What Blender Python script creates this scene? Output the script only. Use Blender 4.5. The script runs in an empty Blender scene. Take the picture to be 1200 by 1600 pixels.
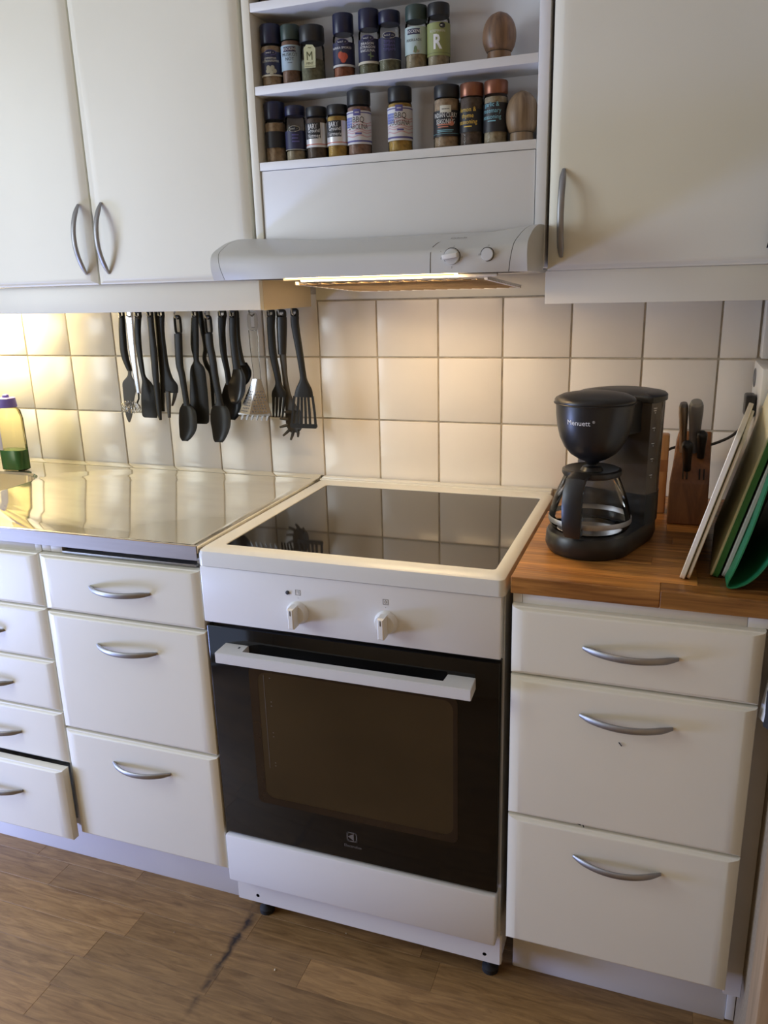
import bpy, bmesh, math, random
from mathutils import Vector, Matrix

random.seed(7)
SC = bpy.context.scene
COL = SC.collection
PI = math.pi

# ------------------------------------------------------------------ camera
cam_d = bpy.data.cameras.new('camera')
cam_d.sensor_fit = 'VERTICAL'; cam_d.sensor_height = 24.0
cam_d.lens = 1236.85 / 1600 * 24.0
cam_d.clip_start = 0.02
cam = bpy.data.objects.new('camera', cam_d); COL.objects.link(cam)
_r = Vector((0.94096, 0.33750, -0.02627)); _u = Vector((-0.06938, 0.26822, 0.96086)); _f = Vector((-0.33133, 0.90230, -0.27580))
_m = Matrix((( _r.x, _u.x, -_f.x, 0.83518), (_r.y, _u.y, -_f.y, -1.83761), (_r.z, _u.z, -_f.z, 1.37), (0, 0, 0, 1)))
cam.matrix_world = _m
SC.camera = cam

# ------------------------------------------------------------------ world, light, exposure
w = bpy.data.worlds.new('world'); SC.world = w; w.use_nodes = True
w.node_tree.nodes['Background'].inputs[0].default_value = (0.55, 0.68, 1.0, 1)
w.node_tree.nodes['Background'].inputs[1].default_value = 1.0

def area(name, loc, target, sx, sy, power, col):
    d = bpy.data.lights.new(name, 'AREA'); d.shape = 'RECTANGLE'; d.size = sx; d.size_y = sy; d.energy = power; d.color = col
    o = bpy.data.objects.new(name, d); COL.objects.link(o); o.location = loc
    o.rotation_euler = (Vector(target) - Vector(loc)).to_track_quat('-Z', 'Y').to_euler()
    return o
area('window_daylight', (-1.715, -1.72, 1.60), (0.5, -1.66, 1.68), 0.98, 1.14, 19.0, (0.86, 0.95, 1.0))
area('balcony_door_low_light', (-1.715, -1.26, 0.30), (-0.3, -0.6, 0.0), 0.40, 0.40, 21, (0.38, 0.50, 1.0))

SC.view_settings.view_transform = 'Standard'
SC.view_settings.look = 'None'
SC.view_settings.gamma = 1.0
SC.view_settings.use_curve_mapping = False
SC.view_settings.exposure = 0.55
SC.cycles.use_denoising = True
SC.cycles.max_bounces = 8
SC.cycles.diffuse_bounces = 4
SC.cycles.glossy_bounces = 4
SC.cycles.transparent_max_bounces = 12
SC.cycles.sample_clamp_indirect = 6.0
SC.cycles.caustics_reflective = False
SC.cycles.caustics_refractive = False

# ------------------------------------------------------------------ material helpers
MATS = {}
def nm(name):
    m = bpy.data.materials.new(name); m.use_nodes = True; MATS[name] = m
    nt = m.node_tree; b = nt.nodes['Principled BSDF']
    return m, nt, b
def pm(name, col, rough=.5, metal=0.0, var=.05, scale=12.0, bump=0.0, bscale=60.0, coat=0.0, spec=None, stretch=(1, 1, 1), rvar=0.0):
    m, nt, b = nm(name)
    N, L = nt.nodes, nt.links
    tc = N.new('ShaderNodeTexCoord'); mp = N.new('ShaderNodeMapping'); mp.inputs['Scale'].default_value = stretch
    L.new(tc.outputs['Object'], mp.inputs['Vector'])
    nz = N.new('ShaderNodeTexNoise'); nz.inputs['Scale'].default_value = scale; nz.inputs['Detail'].default_value = 4
    L.new(mp.outputs[0], nz.inputs['Vector'])
    cr = N.new('ShaderNodeValToRGB')
    cr.color_ramp.elements[0].position = .3; cr.color_ramp.elements[1].position = .7
    lo = [max(0, c * (1 - var)) for c in col]; hi = [min(1, c * (1 + var)) for c in col]
    cr.color_ramp.elements[0].color = (*lo, 1); cr.color_ramp.elements[1].color = (*hi, 1)
    L.new(nz.outputs['Fac'], cr.inputs['Fac']); L.new(cr.outputs['Color'], b.inputs['Base Color'])
    b.inputs['Roughness'].default_value = rough; b.inputs['Metallic'].default_value = metal
    if spec is not None: b.inputs['Specular IOR Level'].default_value = spec
    if coat: b.inputs['Coat Weight'].default_value = coat; b.inputs['Coat Roughness'].default_value = .08
    if rvar:
        mr = N.new('ShaderNodeMapRange'); mr.inputs['To Min'].default_value = max(0, rough - rvar); mr.inputs['To Max'].default_value = rough + rvar
        L.new(nz.outputs['Fac'], mr.inputs['Value']); L.new(mr.outputs[0], b.inputs['Roughness'])
    if bump:
        n2 = N.new('ShaderNodeTexNoise'); n2.inputs['Scale'].default_value = bscale; n2.inputs['Detail'].default_value = 3
        L.new(mp.outputs[0], n2.inputs['Vector'])
        bp = N.new('ShaderNodeBump'); bp.inputs['Strength'].default_value = bump; bp.inputs['Distance'].default_value = .002
        L.new(n2.outputs['Fac'], bp.inputs['Height']); L.new(bp.outputs[0], b.inputs['Normal'])
    return m
def wood(name, c0, c1, grain=(1.2, 26, 26), scale=3.0, rough=.4, rnd=.35, coat=0.0, stain=False):
    """grain runs along the axis with the smallest number in grain"""
    m, nt, b = nm(name); N, L = nt.nodes, nt.links
    geo = N.new('ShaderNodeNewGeometry'); oi = N.new('ShaderNodeObjectInfo')
    mul = N.new('ShaderNodeMath'); mul.operation = 'MULTIPLY'; mul.inputs[1].default_value = 37.0
    L.new(oi.outputs['Random'], mul.inputs[0])
    add = N.new('ShaderNodeVectorMath'); add.operation = 'ADD'
    L.new(geo.outputs['Position'], add.inputs[0]); L.new(mul.outputs[0], add.inputs[1])
    mp = N.new('ShaderNodeMapping'); mp.inputs['Scale'].default_value = grain
    L.new(add.outputs[0], mp.inputs['Vector'])
    nz = N.new('ShaderNodeTexNoise'); nz.inputs['Scale'].default_value = scale; nz.inputs['Detail'].default_value = 6; nz.inputs['Roughness'].default_value = .62; nz.inputs['Distortion'].default_value = .8
    L.new(mp.outputs[0], nz.inputs['Vector'])
    cr = N.new('ShaderNodeValToRGB'); e = cr.color_ramp.elements
    e[0].position = .32; e[1].position = .68; e[0].color = (*c0, 1); e[1].color = (*c1, 1)
    L.new(nz.outputs['Fac'], cr.inputs['Fac'])
    hs = N.new('ShaderNodeHueSaturation')
    mr = N.new('ShaderNodeMapRange'); mr.inputs['To Min'].default_value = 1 - rnd; mr.inputs['To Max'].default_value = 1 + rnd
    L.new(oi.outputs['Random'], mr.inputs['Value']); L.new(mr.outputs[0], hs.inputs['Value'])
    L.new(cr.outputs['Color'], hs.inputs['Color'])
    out = hs.outputs['Color']
    if stain:   # the dark water mark that runs out from under the stove foot along a board end
        sx = N.new('ShaderNodeSeparateXYZ'); L.new(geo.outputs['Position'], sx.inputs[0])
        n3 = N.new('ShaderNodeTexNoise'); n3.inputs['Scale'].default_value = 14; n3.inputs['Detail'].default_value = 4; L.new(geo.outputs['Position'], n3.inputs['Vector'])
        a1 = N.new('ShaderNodeMath'); a1.operation = 'MULTIPLY_ADD'; a1.inputs[1].default_value = .05; a1.inputs[2].default_value = -.004
        L.new(n3.outputs['Fac'], a1.inputs[0])
        d = N.new('ShaderNodeMath'); d.operation = 'SUBTRACT'; L.new(sx.outputs['X'], d.inputs[0]); L.new(a1.outputs[0], d.inputs[1])
        ab = N.new('ShaderNodeMath'); ab.operation = 'ABSOLUTE'; L.new(d.outputs[0], ab.inputs[0])
        k = N.new('ShaderNodeMapRange'); k.inputs['From Min'].default_value = .001; k.inputs['From Max'].default_value = .014; k.inputs['To Min'].default_value = 1; k.inputs['To Max'].default_value = 0
        L.new(ab.outputs[0], k.inputs['Value'])
        k2 = N.new('ShaderNodeMapRange'); k2.inputs['From Min'].default_value = -.95; k2.inputs['From Max'].default_value = -.70
        L.new(sx.outputs['Y'], k2.inputs['Value'])
        n4 = N.new('ShaderNodeTexNoise'); n4.inputs['Scale'].default_value = 30; L.new(geo.outputs['Position'], n4.inputs['Vector'])
        k3 = N.new('ShaderNodeMapRange'); k3.inputs['From Min'].default_value = .35; k3.inputs['From Max'].default_value = .6
        L.new(n4.outputs['Fac'], k3.inputs['Value'])
        p1 = N.new('ShaderNodeMath'); p1.operation = 'MULTIPLY'; L.new(k.outputs[0], p1.inputs[0]); L.new(k2.outputs[0], p1.inputs[1])
        p2 = N.new('ShaderNodeMath'); p2.operation = 'MULTIPLY'; L.new(p1.outputs[0], p2.inputs[0]); L.new(k3.outputs[0], p2.inputs[1])
        mx = N.new('ShaderNodeMix'); mx.data_type = 'RGBA'
        L.new(p2.outputs[0], mx.inputs['Factor']); L.new(out, mx.inputs['A']); mx.inputs['B'].default_value = (.03, .02, .015, 1)
        out = mx.outputs['Result']
    L.new(out, b.inputs['Base Color'])
    b.inputs['Roughness'].default_value = rough
    if coat: b.inputs['Coat Weight'].default_value = coat; b.inputs['Coat Roughness'].default_value = .15
    bp = N.new('ShaderNodeBump'); bp.inputs['Strength'].default_value = .15; bp.inputs['Distance'].default_value = .001
    L.new(nz.outputs['Fac'], bp.inputs['Height']); L.new(bp.outputs[0], b.inputs['Normal'])
    return m
def glass(name, tint=(1, 1, 1), refl=.06, amount=None, rough=0.0):
    m, nt, b = nm(name); N, L = nt.nodes, nt.links
    N.remove(b)
    t = N.new('ShaderNodeBsdfTransparent'); t.inputs[0].default_value = (*tint, 1)
    g = N.new('ShaderNodeBsdfGlossy'); g.inputs['Roughness'].default_value = .03 + rough
    lw = N.new('ShaderNodeFresnel'); lw.inputs['IOR'].default_value = 1.2
    mx = N.new('ShaderNodeMixShader'); L.new(lw.outputs[0], mx.inputs[0])
    L.new(t.outputs[0], mx.inputs[1]); L.new(g.outputs[0], mx.inputs[2])
    L.new(mx.outputs[0], N['Material Output'].inputs[0])
    return m
def emit(name, col, strength):
    m, nt, b = nm(name)
    b.inputs['Base Color'].default_value = (*col, 1); b.inputs['Emission Color'].default_value = (*col, 1); b.inputs['Emission Strength'].default_value = strength
    return m

M_CREAM = pm('cream_laminate', (.785, .755, .64), .38, var=.03, scale=3, bump=.03, bscale=180)
M_CARC = pm('cabinet_board', (.74, .72, .68), .5, var=.03)
M_WHITE = pm('white_melamine', (.78, .78, .79), .42, var=.02, scale=4)
M_BEECH = pm('cream_side_board', (.72, .60, .40), .5, var=.06, scale=5)
M_ENAMEL = pm('white_enamel', (.76, .755, .74), .28, var=.015, scale=5)
M_RIM = pm('cooktop_frame_enamel', (.72, .72, .68), .3, var=.02, scale=6)
M_HOOD = pm('hood_paint', (.60, .60, .575), .35, var=.02, scale=5)
M_PLASTIC = pm('white_plastic', (.78, .77, .74), .4, var=.02)
M_OVGREY = pm('oven_handle_plastic', (.70, .70, .69), .45, var=.02)
M_TILE = pm('glazed_tile', (.87, .83, .775), .20, var=.02, scale=9, bump=.07, bscale=22, rvar=.04)
M_GROUT = pm('cement_grout', (.50, .445, .36), .85, var=.2, scale=40, bump=.3, bscale=300)
M_PAINT = pm('wall_paint', (.62, .56, .44), .7, var=.02)
M_WARM = pm('warm_wall_paint', (.46, .31, .15), .7, var=.03)
M_CEIL = pm('ceiling_paint', (.82, .80, .75), .8, var=.02)
M_TAUPE = pm('brown_wall_covering', (.30, .23, .15), .8, var=.18, scale=160, bump=.3, bscale=240)
M_STEEL = pm('worktop_steel', (.95, .89, .76), .085, .84, var=.08, scale=9, bump=.075, bscale=8, rvar=.03, stretch=(1, 2.5, 1))
M_STEELB = pm('worktop_edge_steel', (.34, .31, .285), .5, .6, var=.08, scale=14, stretch=(.3, 1, 4))
M_BRUSH = pm('brushed_metal', (.36, .36, .37), .48, 1.0, var=.05, scale=30)
M_CHROME = pm('shiny_steel', (.52, .52, .53), .26, 1.0, var=.05, scale=30)
M_BLACKGL = pm('black_glass', (.006, .006, .006), .07, var=.2, scale=8, spec=.42)
M_COOKGL = pm('cooktop_glass', (.010, .009, .009), .045, var=.2, scale=6, spec=.62)
M_OVENWIN = pm('oven_window_glass', (.042, .028, .013), .10, var=.15, scale=3, spec=.45)
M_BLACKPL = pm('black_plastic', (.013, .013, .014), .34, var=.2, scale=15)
M_NYLON = pm('black_nylon', (.011, .011, .0105), .42, var=.2, scale=18, spec=.32)
M_DKGREY = pm('dark_grey_nylon', (.055, .05, .043), .5, var=.15, scale=18)
M_GREYPL = pm('grey_plastic', (.17, .17, .18), .4, var=.1, scale=18)
M_DARK = pm('dark_recess', (.03, .026, .022), .8, var=.2)
M_SMOKE = pm('smoky_tank_plastic', (.075, .060, .046), .16, var=.2, scale=10, spec=.6)
M_PRINT_W = pm('white_print', (.75, .75, .74), .6, var=.02)
M_PRINT_K = pm('dark_print', (.03, .03, .035), .6, var=.1)
M_PRINT_G = pm('grey_print', (.14, .125, .11), .6, var=.1)
M_RUBBER = pm('black_rubber', (.012, .012, .012), .7, var=.2)
M_CLEAR = glass('clear_glass')
M_CLEARPL = glass('clear_plastic', (.90, .88, .84))
M_FLOOR = wood('oak_floor', (.195, .106, .040), (.385, .228, .090), (3.0, 24, 24), 3.4, .42, .20, stain=True)
M_WORKTOP = wood('teak_worktop', (.17, .060, .015), (.54, .25, .065), (1.6, 26, 26), 2.4, .34, .42)
M_BLOCK = wood('knife_block_wood', (.13, .045, .012), (.29, .115, .035), (14, 14, 1.2), 2.4, .4, .05)
M_BLOCK2 = wood('light_block_wood', (.36, .16, .05), (.55, .28, .10), (14, 14, 1.2), 2.4, .4, .05)
M_OLIVE = wood('olive_wood', (.055, .030, .022), (.30, .17, .085), (16, 7, .8), 3.6, .4, .05)
M_OLIVE2 = wood('pale_olive_wood', (.13, .080, .043), (.36, .245, .14), (14, 7, 1.0), 3.4, .45, .05)
M_OAKTRIM = wood('oak_trim', (.26, .17, .09), (.42, .29, .17), (14, 14, 1.0), 2.2, .5, .05)
M_HOODLAMP = emit('hood_lamp_lens', (1.0, .71, .37), 46)
M_HOODPLATE = emit('hood_lamp_plate', (1.0, .73, .44), 3.2)
M_LENS = emit('hood_lamp_lip', (1.0, .66, .28), .8)
M_CABLAMP = emit('cabinet_lamp_tube', (1.0, .79, .36), 290)

# ------------------------------------------------------------------ geometry helpers
def finish(bm, angle=None):
    bmesh.ops.recalc_face_normals(bm, faces=bm.faces)
    return bm
def mk(name, bm, m, parent=None, angle=40, loc=None):
    finish(bm)
    me = bpy.data.meshes.new(name); bm.to_mesh(me); bm.free()
    if angle:
        me.polygons.foreach_set('use_smooth', [True] * len(me.polygons))
        me.set_sharp_from_angle(angle=math.radians(angle))
    me.materials.append(m)
    return link(name, me, parent, loc)
def link(name, me, parent=None, loc=None, rot=None):
    o = bpy.data.objects.new(name, me); COL.objects.link(o)
    if parent is not None:
        o.parent = parent
        if parent.get('_base') is not None: o.matrix_parent_inverse = Matrix.Translation(-Vector(parent['_base']))
    if loc is not None: o.location = loc
    if rot is not None: o.rotation_euler = rot
    return o
def tag(o, label, cat, group=None, kind=None):
    o['label'] = label; o['category'] = cat
    if group: o['group'] = group
    if kind: o['kind'] = kind
    return o
BASES = []
def thing(name, label, cat, base, group=None):
    """an Empty at the thing's base; the parts are modelled in room coordinates"""
    o = bpy.data.objects.new(name, None); COL.objects.link(o); o.location = base; o.empty_display_size = .02
    o['_base'] = [float(v) for v in base]; BASES.append(o)
    return tag(o, label, cat, group)
def struct(name, bm, m, label=None, cat=None, angle=40):
    o = mk(name, bm, m, angle=angle); o['kind'] = 'structure'
    if label: o['label'] = label
    if cat: o['category'] = cat
    return o
def new(): return bmesh.new()
def box(bm, x0, x1, y0, y1, z0, z1, bev=0.0, seg=2):
    b = bmesh.new() if bev else bm
    vs = [b.verts.new(p) for p in ((x0, y0, z0), (x1, y0, z0), (x1, y1, z0), (x0, y1, z0), (x0, y0, z1), (x1, y0, z1), (x1, y1, z1), (x0, y1, z1))]
    for f in ((0, 3, 2, 1), (4, 5, 6, 7), (0, 1, 5, 4), (1, 2, 6, 5), (2, 3, 7, 6), (3, 0, 4, 7)): b.faces.new([vs[i] for i in f])
    if bev:
        bmesh.ops.bevel(b, geom=list(b.edges), offset=bev, segments=seg, affect='EDGES', profile=.5)
        join(bm, b)
    return bm
def join(bm, b, mat=None):
    mp = {}
    for v in b.verts: mp[v] = bm.verts.new(mat @ v.co if mat else v.co)
    for f in b.faces:
        try: bm.faces.new([mp[v] for v in f.verts])
        except ValueError: pass
    b.free()
def rings(bm, rs, cap0=True, cap1=True, closed=True):
    """loft a list of rings (each a list of points, equal count)"""
    R = [[bm.verts.new(p) for p in r] for r in rs]
    n = len(R[0])
    for a, b in zip(R[:-1], R[1:]):
        for i in range(n if closed else n - 1):
            j = (i + 1) % n
            bm.faces.new((a[i], a[j], b[j], b[i]))
    if cap0: bm.faces.new(R[0][::-1])
    if cap1: bm.faces.new(R[-1])
    return R
def lathe(bm, prof, c=(0, 0, 0), n=28, cap0=True, cap1=True, sx=1, sy=1):
    rs = [[(c[0] + r * sx * math.cos(2 * PI * k / n), c[1] + r * sy * math.sin(2 * PI * k / n), c[2] + z) for k in range(n)] for r, z in prof]
    rings(bm, rs, cap0, cap1)
    return bm
def tube(bm, pts, rad, n=8, flat=1.0, up=(0, 0, 1), cap=True):
    pts = [Vector(p) for p in pts]; rs = []
    for i, p in enumerate(pts):
        t = (pts[min(i + 1, len(pts) - 1)] - pts[max(i - 1, 0)]).normalized()
        a = t.cross(Vector(up))
        if a.length < 1e-4: a = t.cross(Vector((0, 1, 0)))
        a.normalize(); b = a.cross(t).normalized()
        r = rad[i] if isinstance(rad, (list, tuple)) else rad
        rs.append([p + a * (r * math.cos(2 * PI * k / n)) + b * (r * flat * math.sin(2 * PI * k / n)) for k in range(n)])
    rings(bm, rs, cap, cap)
    return bm
def prism(bm, poly, y0, y1, plane='xz'):
    """extrude a polygon; plane xz -> along y, xy -> along z, yz -> along x"""
    f = {'xz': lambda a, b, c: (a, c, b), 'xy': lambda a, b, c: (a, b, c), 'yz': lambda a, b, c: (c, a, b)}[plane]
    rings(bm, [[f(a, b, y0) for a, b in poly], [f(a, b, y1) for a, b in poly]])
    return bm
def crom(pts, k=4):
    out = []
    n = len(pts)
    for i in range(n - 1):
        p0, p1, p2, p3 = pts[max(i - 1, 0)], pts[i], pts[i + 1], pts[min(i + 2, n - 1)]
        for j in range(k):
            t = j / k
            out.append(tuple(.5 * (2 * b + (c - a) * t + (2 * a - 5 * b + 4 * c - d) * t * t + (3 * b - a - 3 * c + d) * t ** 3) for a, b, c, d in zip(p0, p1, p2, p3)))
    out.append(tuple(pts[-1]))
    return out
def text_bm(s, size, space=1.0):
    c = bpy.data.curves.new('t', 'FONT'); c.body = s; c.size = size; c.align_x = 'CENTER'; c.align_y = 'CENTER'; c.resolution_u = 2
    c.space_line = .95; c.offset = size * (.03 if s == 'R' else 0); c.space_character = space
    o = bpy.data.objects.new('t', c); me = o.to_mesh()
    b = bmesh.new(); b.from_mesh(me); o.to_mesh_clear()
    bpy.data.objects.remove(o); bpy.data.curves.remove(c)
    return b
def text_on(name, s, size, fn, m, parent, space=1.0, squeeze=1.0):
    b = text_bm(s, size, space)
    for v in b.verts: v.co = fn(v.co.x * squeeze, v.co.y)
    me = bpy.data.meshes.new(name); b.to_mesh(me); b.free(); me.materials.append(m)
    return link(name, me, parent)

# ================================================================== THE ROOM
T = .154; ZC = .8923                                             # tile pitch, lowest tile joint
# floor: boards one by one where the photograph shows them, a plain deck further back
fl = struct('floor', box(new(), -1.75, 1.6, -3.2, .1, -.06, -.012), M_FLOOR, 'brown oak strip floor in front of the cabinets', 'floor')
bw = .076; row = 0
y = -.40
meshes = {}
while y > -1.75:
    x = -1.75 + random.uniform(-.3, 0)
    while x < 1.55:
        Ln = random.choice((.30, .36, .42, .48, .54))
        x0, x1 = max(x, -1.75), min(x + Ln, 1.55)
        if x1 - x0 > .04:
            key = round(x1 - x0, 3)
            if key not in meshes:
                b = box(new(), 0, key - .0003, -bw + .0003, 0, -.012, 0, .0004, 1)
                finish(b); me = bpy.data.meshes.new('floor_strip'); b.to_mesh(me); b.free(); me.materials.append(M_FLOOR); meshes[key] = me
            o = link('floor_strip', meshes[key], fl, (x0, y, random.uniform(-.0002, .0001)))
        x += Ln
    y -= bw; row += 1
b = box(new(), -1.75, 1.55, -3.2, y, -.012, 0); mk('floor_boards', b, M_FLOOR, fl)

wb = struct('wall_back', box(new(), -1.75, 1.10, .0035, .12, 0, 2.5), M_GROUT, 'kitchen back wall with square white tiles and tan grout', 'wall')
tile_me = {}
def tile(x0, x1, z0, z1):
    key = (round(x1 - x0, 4), round(z1 - z0, 4))
    g = .0021
    if key not in tile_me:
        b = box(new(), g, key[0] - g, 0, .006, g, key[1] - g, .0016, 2); finish(b)
        me = bpy.data.meshes.new('tile'); b.to_mesh(me); b.free(); me.materials.append(M_TILE)
        me.polygons.foreach_set('use_smooth', [True] * len(me.polygons)); me.set_sharp_from_angle(angle=math.radians(35)); tile_me[key] = me
    o = link('tile', tile_me[key], wb, (x0, random.uniform(-.0003, .0003), z0), (random.uniform(-.003, .003), 0, random.uniform(-.003, .003)))
for i in range(-10, 7):
    x0 = i * T; x1 = (i + 1) * T if i < 6 else 1.0
    tile(x0, x1, ZC, ZC + T); tile(x0, x1, ZC + T, ZC + 2 * T)
    if i < 0: tile(x0, x1, ZC + 2 * T, ZC + 3 * T)
    else: tile(x0, x1, ZC + 2 * T, 1.3365)
b = new(); box(b, -.75 * 0 + .0, 1.0, -.004, .0035, 1.3385, 1.42, .001); mk('wall_cover_board', b, M_CREAM, wb)

# left wall with the glazed balcony door
b = new()
box(b, -1.85, -1.75, -3.2, -2.77, 0, 2.5); box(b, -1.85, -1.75, -.97, .12, 0, 2.5); box(b, -1.85, -1.75, -2.77, -.97, 2.3, 2.5)
wl = struct('wall_left', b, M_PAINT, 'pale painted side wall holding the glazed balcony door', 'wall')
b = new()
for (a0, a1, c0, c1) in ((-2.77, -2.70, 0, 2.3), (-1.04, -.97, 0, 2.3), (-2.70, -1.04, 0, .09), (-2.70, -1.04, 2.23, 2.3), (-2.70, -1.04, 1.07, 1.13)): box(b, -1.84, -1.78, a0, a1, c0, c1, .004)
dg = struct('door_1', b, M_PAINT, 'white framed glazed balcony door in the side wall', 'door')
for c0, c1 in ((.09, 1.07), (1.13, 2.23)): mk('pane', box(new(), -1.815, -1.811, -2.70, -1.04, c0, c1), M_CLEAR, dg)
# right side: narrow return wall in brown covering, oak casing, painted wall beyond
wr = struct('wall_right', box(new(), 1.03, 1.10, -.675, .0035, 0, 2.5), M_TAUPE, 'dark brown side wall right of the drawers', 'wall')
tr = struct('trim_1', box(new(), 1.022, 1.10, -.765, -.676, 0, 2.1, .006), M_OAKTRIM, 'upright oak door casing at the right edge', 'trim')
b = new(); box(b, 1.10, 1.16, -3.2, -.766, 0, 2.5); struct('wall_right_far', b, M_WARM, 'painted wall beyond the oak casing', 'wall')
struct('wall_rear', box(new(), -1.85, 1.16, -3.3, -3.2, 0, 2.5), M_WARM, 'beige wall behind the viewer', 'wall')
struct('ceiling', box(new(), -1.85, 1.16, -3.3, .12, 2.5, 2.6), M_CEIL, 'white ceiling', 'ceiling')

# ================================================================== CABINETS
def panel(x0, x1, z0, z1, yb, ye, yf, ix, iz):
    """front with a wide soft bevel along its borders, facing -y"""
    b = new(); rs = []
    def rect(d, e, y): return [(x0 + d, y, z0 + e), (x1 - d, y, z0 + e), (x1 - d, y, z1 - e), (x0 + d, y, z1 - e)]
    rs.append(rect(0, 0, yb)); rs.append(rect(0, 0, ye + .003)); rs.append(rect(.0008, .0008, ye + .001)); rs.append(rect(.003, .003, ye))
    for k in range(1, 9):
        t = k / 8; s = 1 - (1 - t) ** 2.2
        rs.append(rect(.003 + (ix - .003) * t, .003 + (iz - .003) * t, ye + (yf - ye) * s))
    rings(b, rs)
    return b
def bow_handle(L=.148, h=.027, wd=.0062, th=.0036):
    b = new(); rs = []; n = 26; m = 10
    for i in range(n + 1):
        s = -1 + 2 * i / n
        x = s * L / 2; p = h * (1 - abs(s) ** 2.1)
        dp = -h * 2.1 * abs(s) ** 1.1 * (1 if s > 0 else -1) / (L / 2)
        t = Vector((1, -dp, 0)).normalized(); nrm = Vector((t.y, -t.x, 0))
        if nrm.y > 0: nrm = -nrm
        e = 1 - .45 * max(0, abs(s) - .8) / .2
        rs.append([Vector((x, -p - .001, 0)) + nrm * (th * e * math.cos(2 * PI * k / m)) + Vector((0, 0, 1)) * (wd * e * math.sin(2 * PI * k / m)) for k in range(m)])
    rings(b, rs); finish(b)
    me = bpy.data.meshes.new('handle'); b.to_mesh(me); b.free(); me.materials.append(M_BRUSH)
    me.polygons.foreach_set('use_smooth', [True] * len(me.polygons)); me.set_sharp_from_angle(angle=math.radians(60))
    return me
HANDLE = bow_handle()
def handle(parent, x, y, z, vertical=False):
    o = link('handle', HANDLE, parent, (x, y, z), (0, PI / 2, 0) if vertical else None)
    o['label'] = 'arched brushed metal bow handle'
    return o
def drawer(parent, x0, x1, z0, z1, hx=None, hz=None, dy=0.0, ix=.03):
    ye, yf = -.600 - dy, -.6055 - dy
    d = mk('drawer', panel(x0, x1, z0, z1, -.582 - dy, ye, yf, ix, .010), M_CREAM, parent, 30)
    if hx is not None: handle(d, hx, yf, hz)
    return d
def base_cab(name, label, x0, x1, low_left=False, rail=(None, None), depth0=-.02):
    t = thing(name, label, 'cabinet', ((x0 + x1) / 2, -.3, 0), 'base cabinets under the worktops')
    b = new(); zt = .862
    box(b, x0 + .001, x0 + .017, -.579, depth0, .152, .74 if low_left else zt); box(b, x1 - .0225, x1 - .0065, -.579, depth0, .152, zt)
    box(b, x0 + .018, x1 - .0235, -.577, depth0, .153, .168); box(b, x0 + .018, x1 - .018, depth0 - .006, depth0, .17, .74)
    mk('body', b, M_CARC, t)
    return t
c1 = base_cab('base_cabinet', 'cream cabinet with a stack of five drawers, cut by the left edge', -.80, -.40, True)
for (a, c, hz, dy) in ((.722, .845, None, 0), (.5965, .7185, .655, 0), (.470, .5925, .527, 0), (.337, .4655, .400, 0), (.146, .332, .258, .024)):
    drawer(c1, -.798, -.402, a, c, None if hz is None else -.598, hz, dy)
for a, c in ((-.799, -.4185), (-.4178, -.4012)): mk('top_rail', box(new(), a, c, -.587, -.57, .845, .864, .0004), M_CARC, c1)
c2 = base_cab('base_cabinet', 'cream three-drawer cabinet between the five-drawer stack and the stove', -.40, 0, False)
for (a, c, hz) in ((.7195, .845, .785), (.434, .714, .654), (.152, .429, .369)):
    drawer(c2, -.398, -.005, a, c, -.197, hz)
for a, c in ((-.3988, -.3765), (-.3758, -.346)): mk('top_rail', box(new(), a, c, -.587, -.57, .847, .864, .0004), M_CARC, c2)
mk('pull_out_slot', box(new(), -.345, -.018, -.56, -.55, .846, .864), M_DARK, c2)
mk('pull_out_board', box(new(), -.345, -.018, -.59, -.565, .8465, .852, .001), M_BRUSH, c2)
c3 = base_cab('base_cabinet', 'cream three-drawer cabinet under the wooden worktop, right of the stove', .604, 1.0, False)
for (a, c, hz) in ((.7195, .845, .785), (.437, .715, .660), (.155, .4325, .3755)):
    drawer(c3, .6065, .9975, a, c, .801, hz)
for a, c in ((.606, .6215), (.6222, .9705), (.9712, 1.028)): mk('top_rail', box(new(), a, c, -.587, -.57, .845, .864, .0004), M_CARC, c3)
mk('filler_strip', box(new(), 1.001, 1.0295, -.55, -.535, .10, .864), M_CARC, c3)
c0 = base_cab('base_cabinet', 'cream cabinet with two doors under the sink, beyond the left edge', -1.60, -.80, True)
for x0_, x1_, hx_ in ((-1.598, -1.2015, -1.24), (-1.1985, -.802, -1.16)):
    d = mk('door', panel(x0_, x1_, .152, .845, -.582, -.600, -.6055, .03, .01), M_CREAM, c0, 30); handle(d, hx_, -.6055, .74, True)
# small chips in the paint of the middle drawer
for (x, z, a) in ((.795, .617, .9), (.733, .4415, .3), (.741, .4405, 1.2), (.771, .4465, .8)):
    b = new(); box(b, -.004, .004, -.0004, .0004, -.0008, .0008)
    mk('paint_chip', b, M_DARK, c3, loc=(x, -.6072 if z > .5 else -.6022, z)).rotation_euler = (0, a, 0)
# plinths
k = tag(mk('plinth_board', box(new(), -1.7, .012, -.516, -.50, 0, .150, .001), M_WHITE), 'white plinth board under the left base cabinets', 'plinth')
k = tag(mk('plinth_board', box(new(), .606, 1.013, -.512, -.496, 0, .150, .001), M_WHITE), 'white plinth board under the right base cabinet', 'plinth')
b = new(); box(b, 1.0135, 1.0285, -.514, -.50, .006, .118, .001)
tag(mk('plinth_clip', b, M_PLASTIC), 'small white plastic clip in the corner right of the plinth', 'clip')

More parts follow.
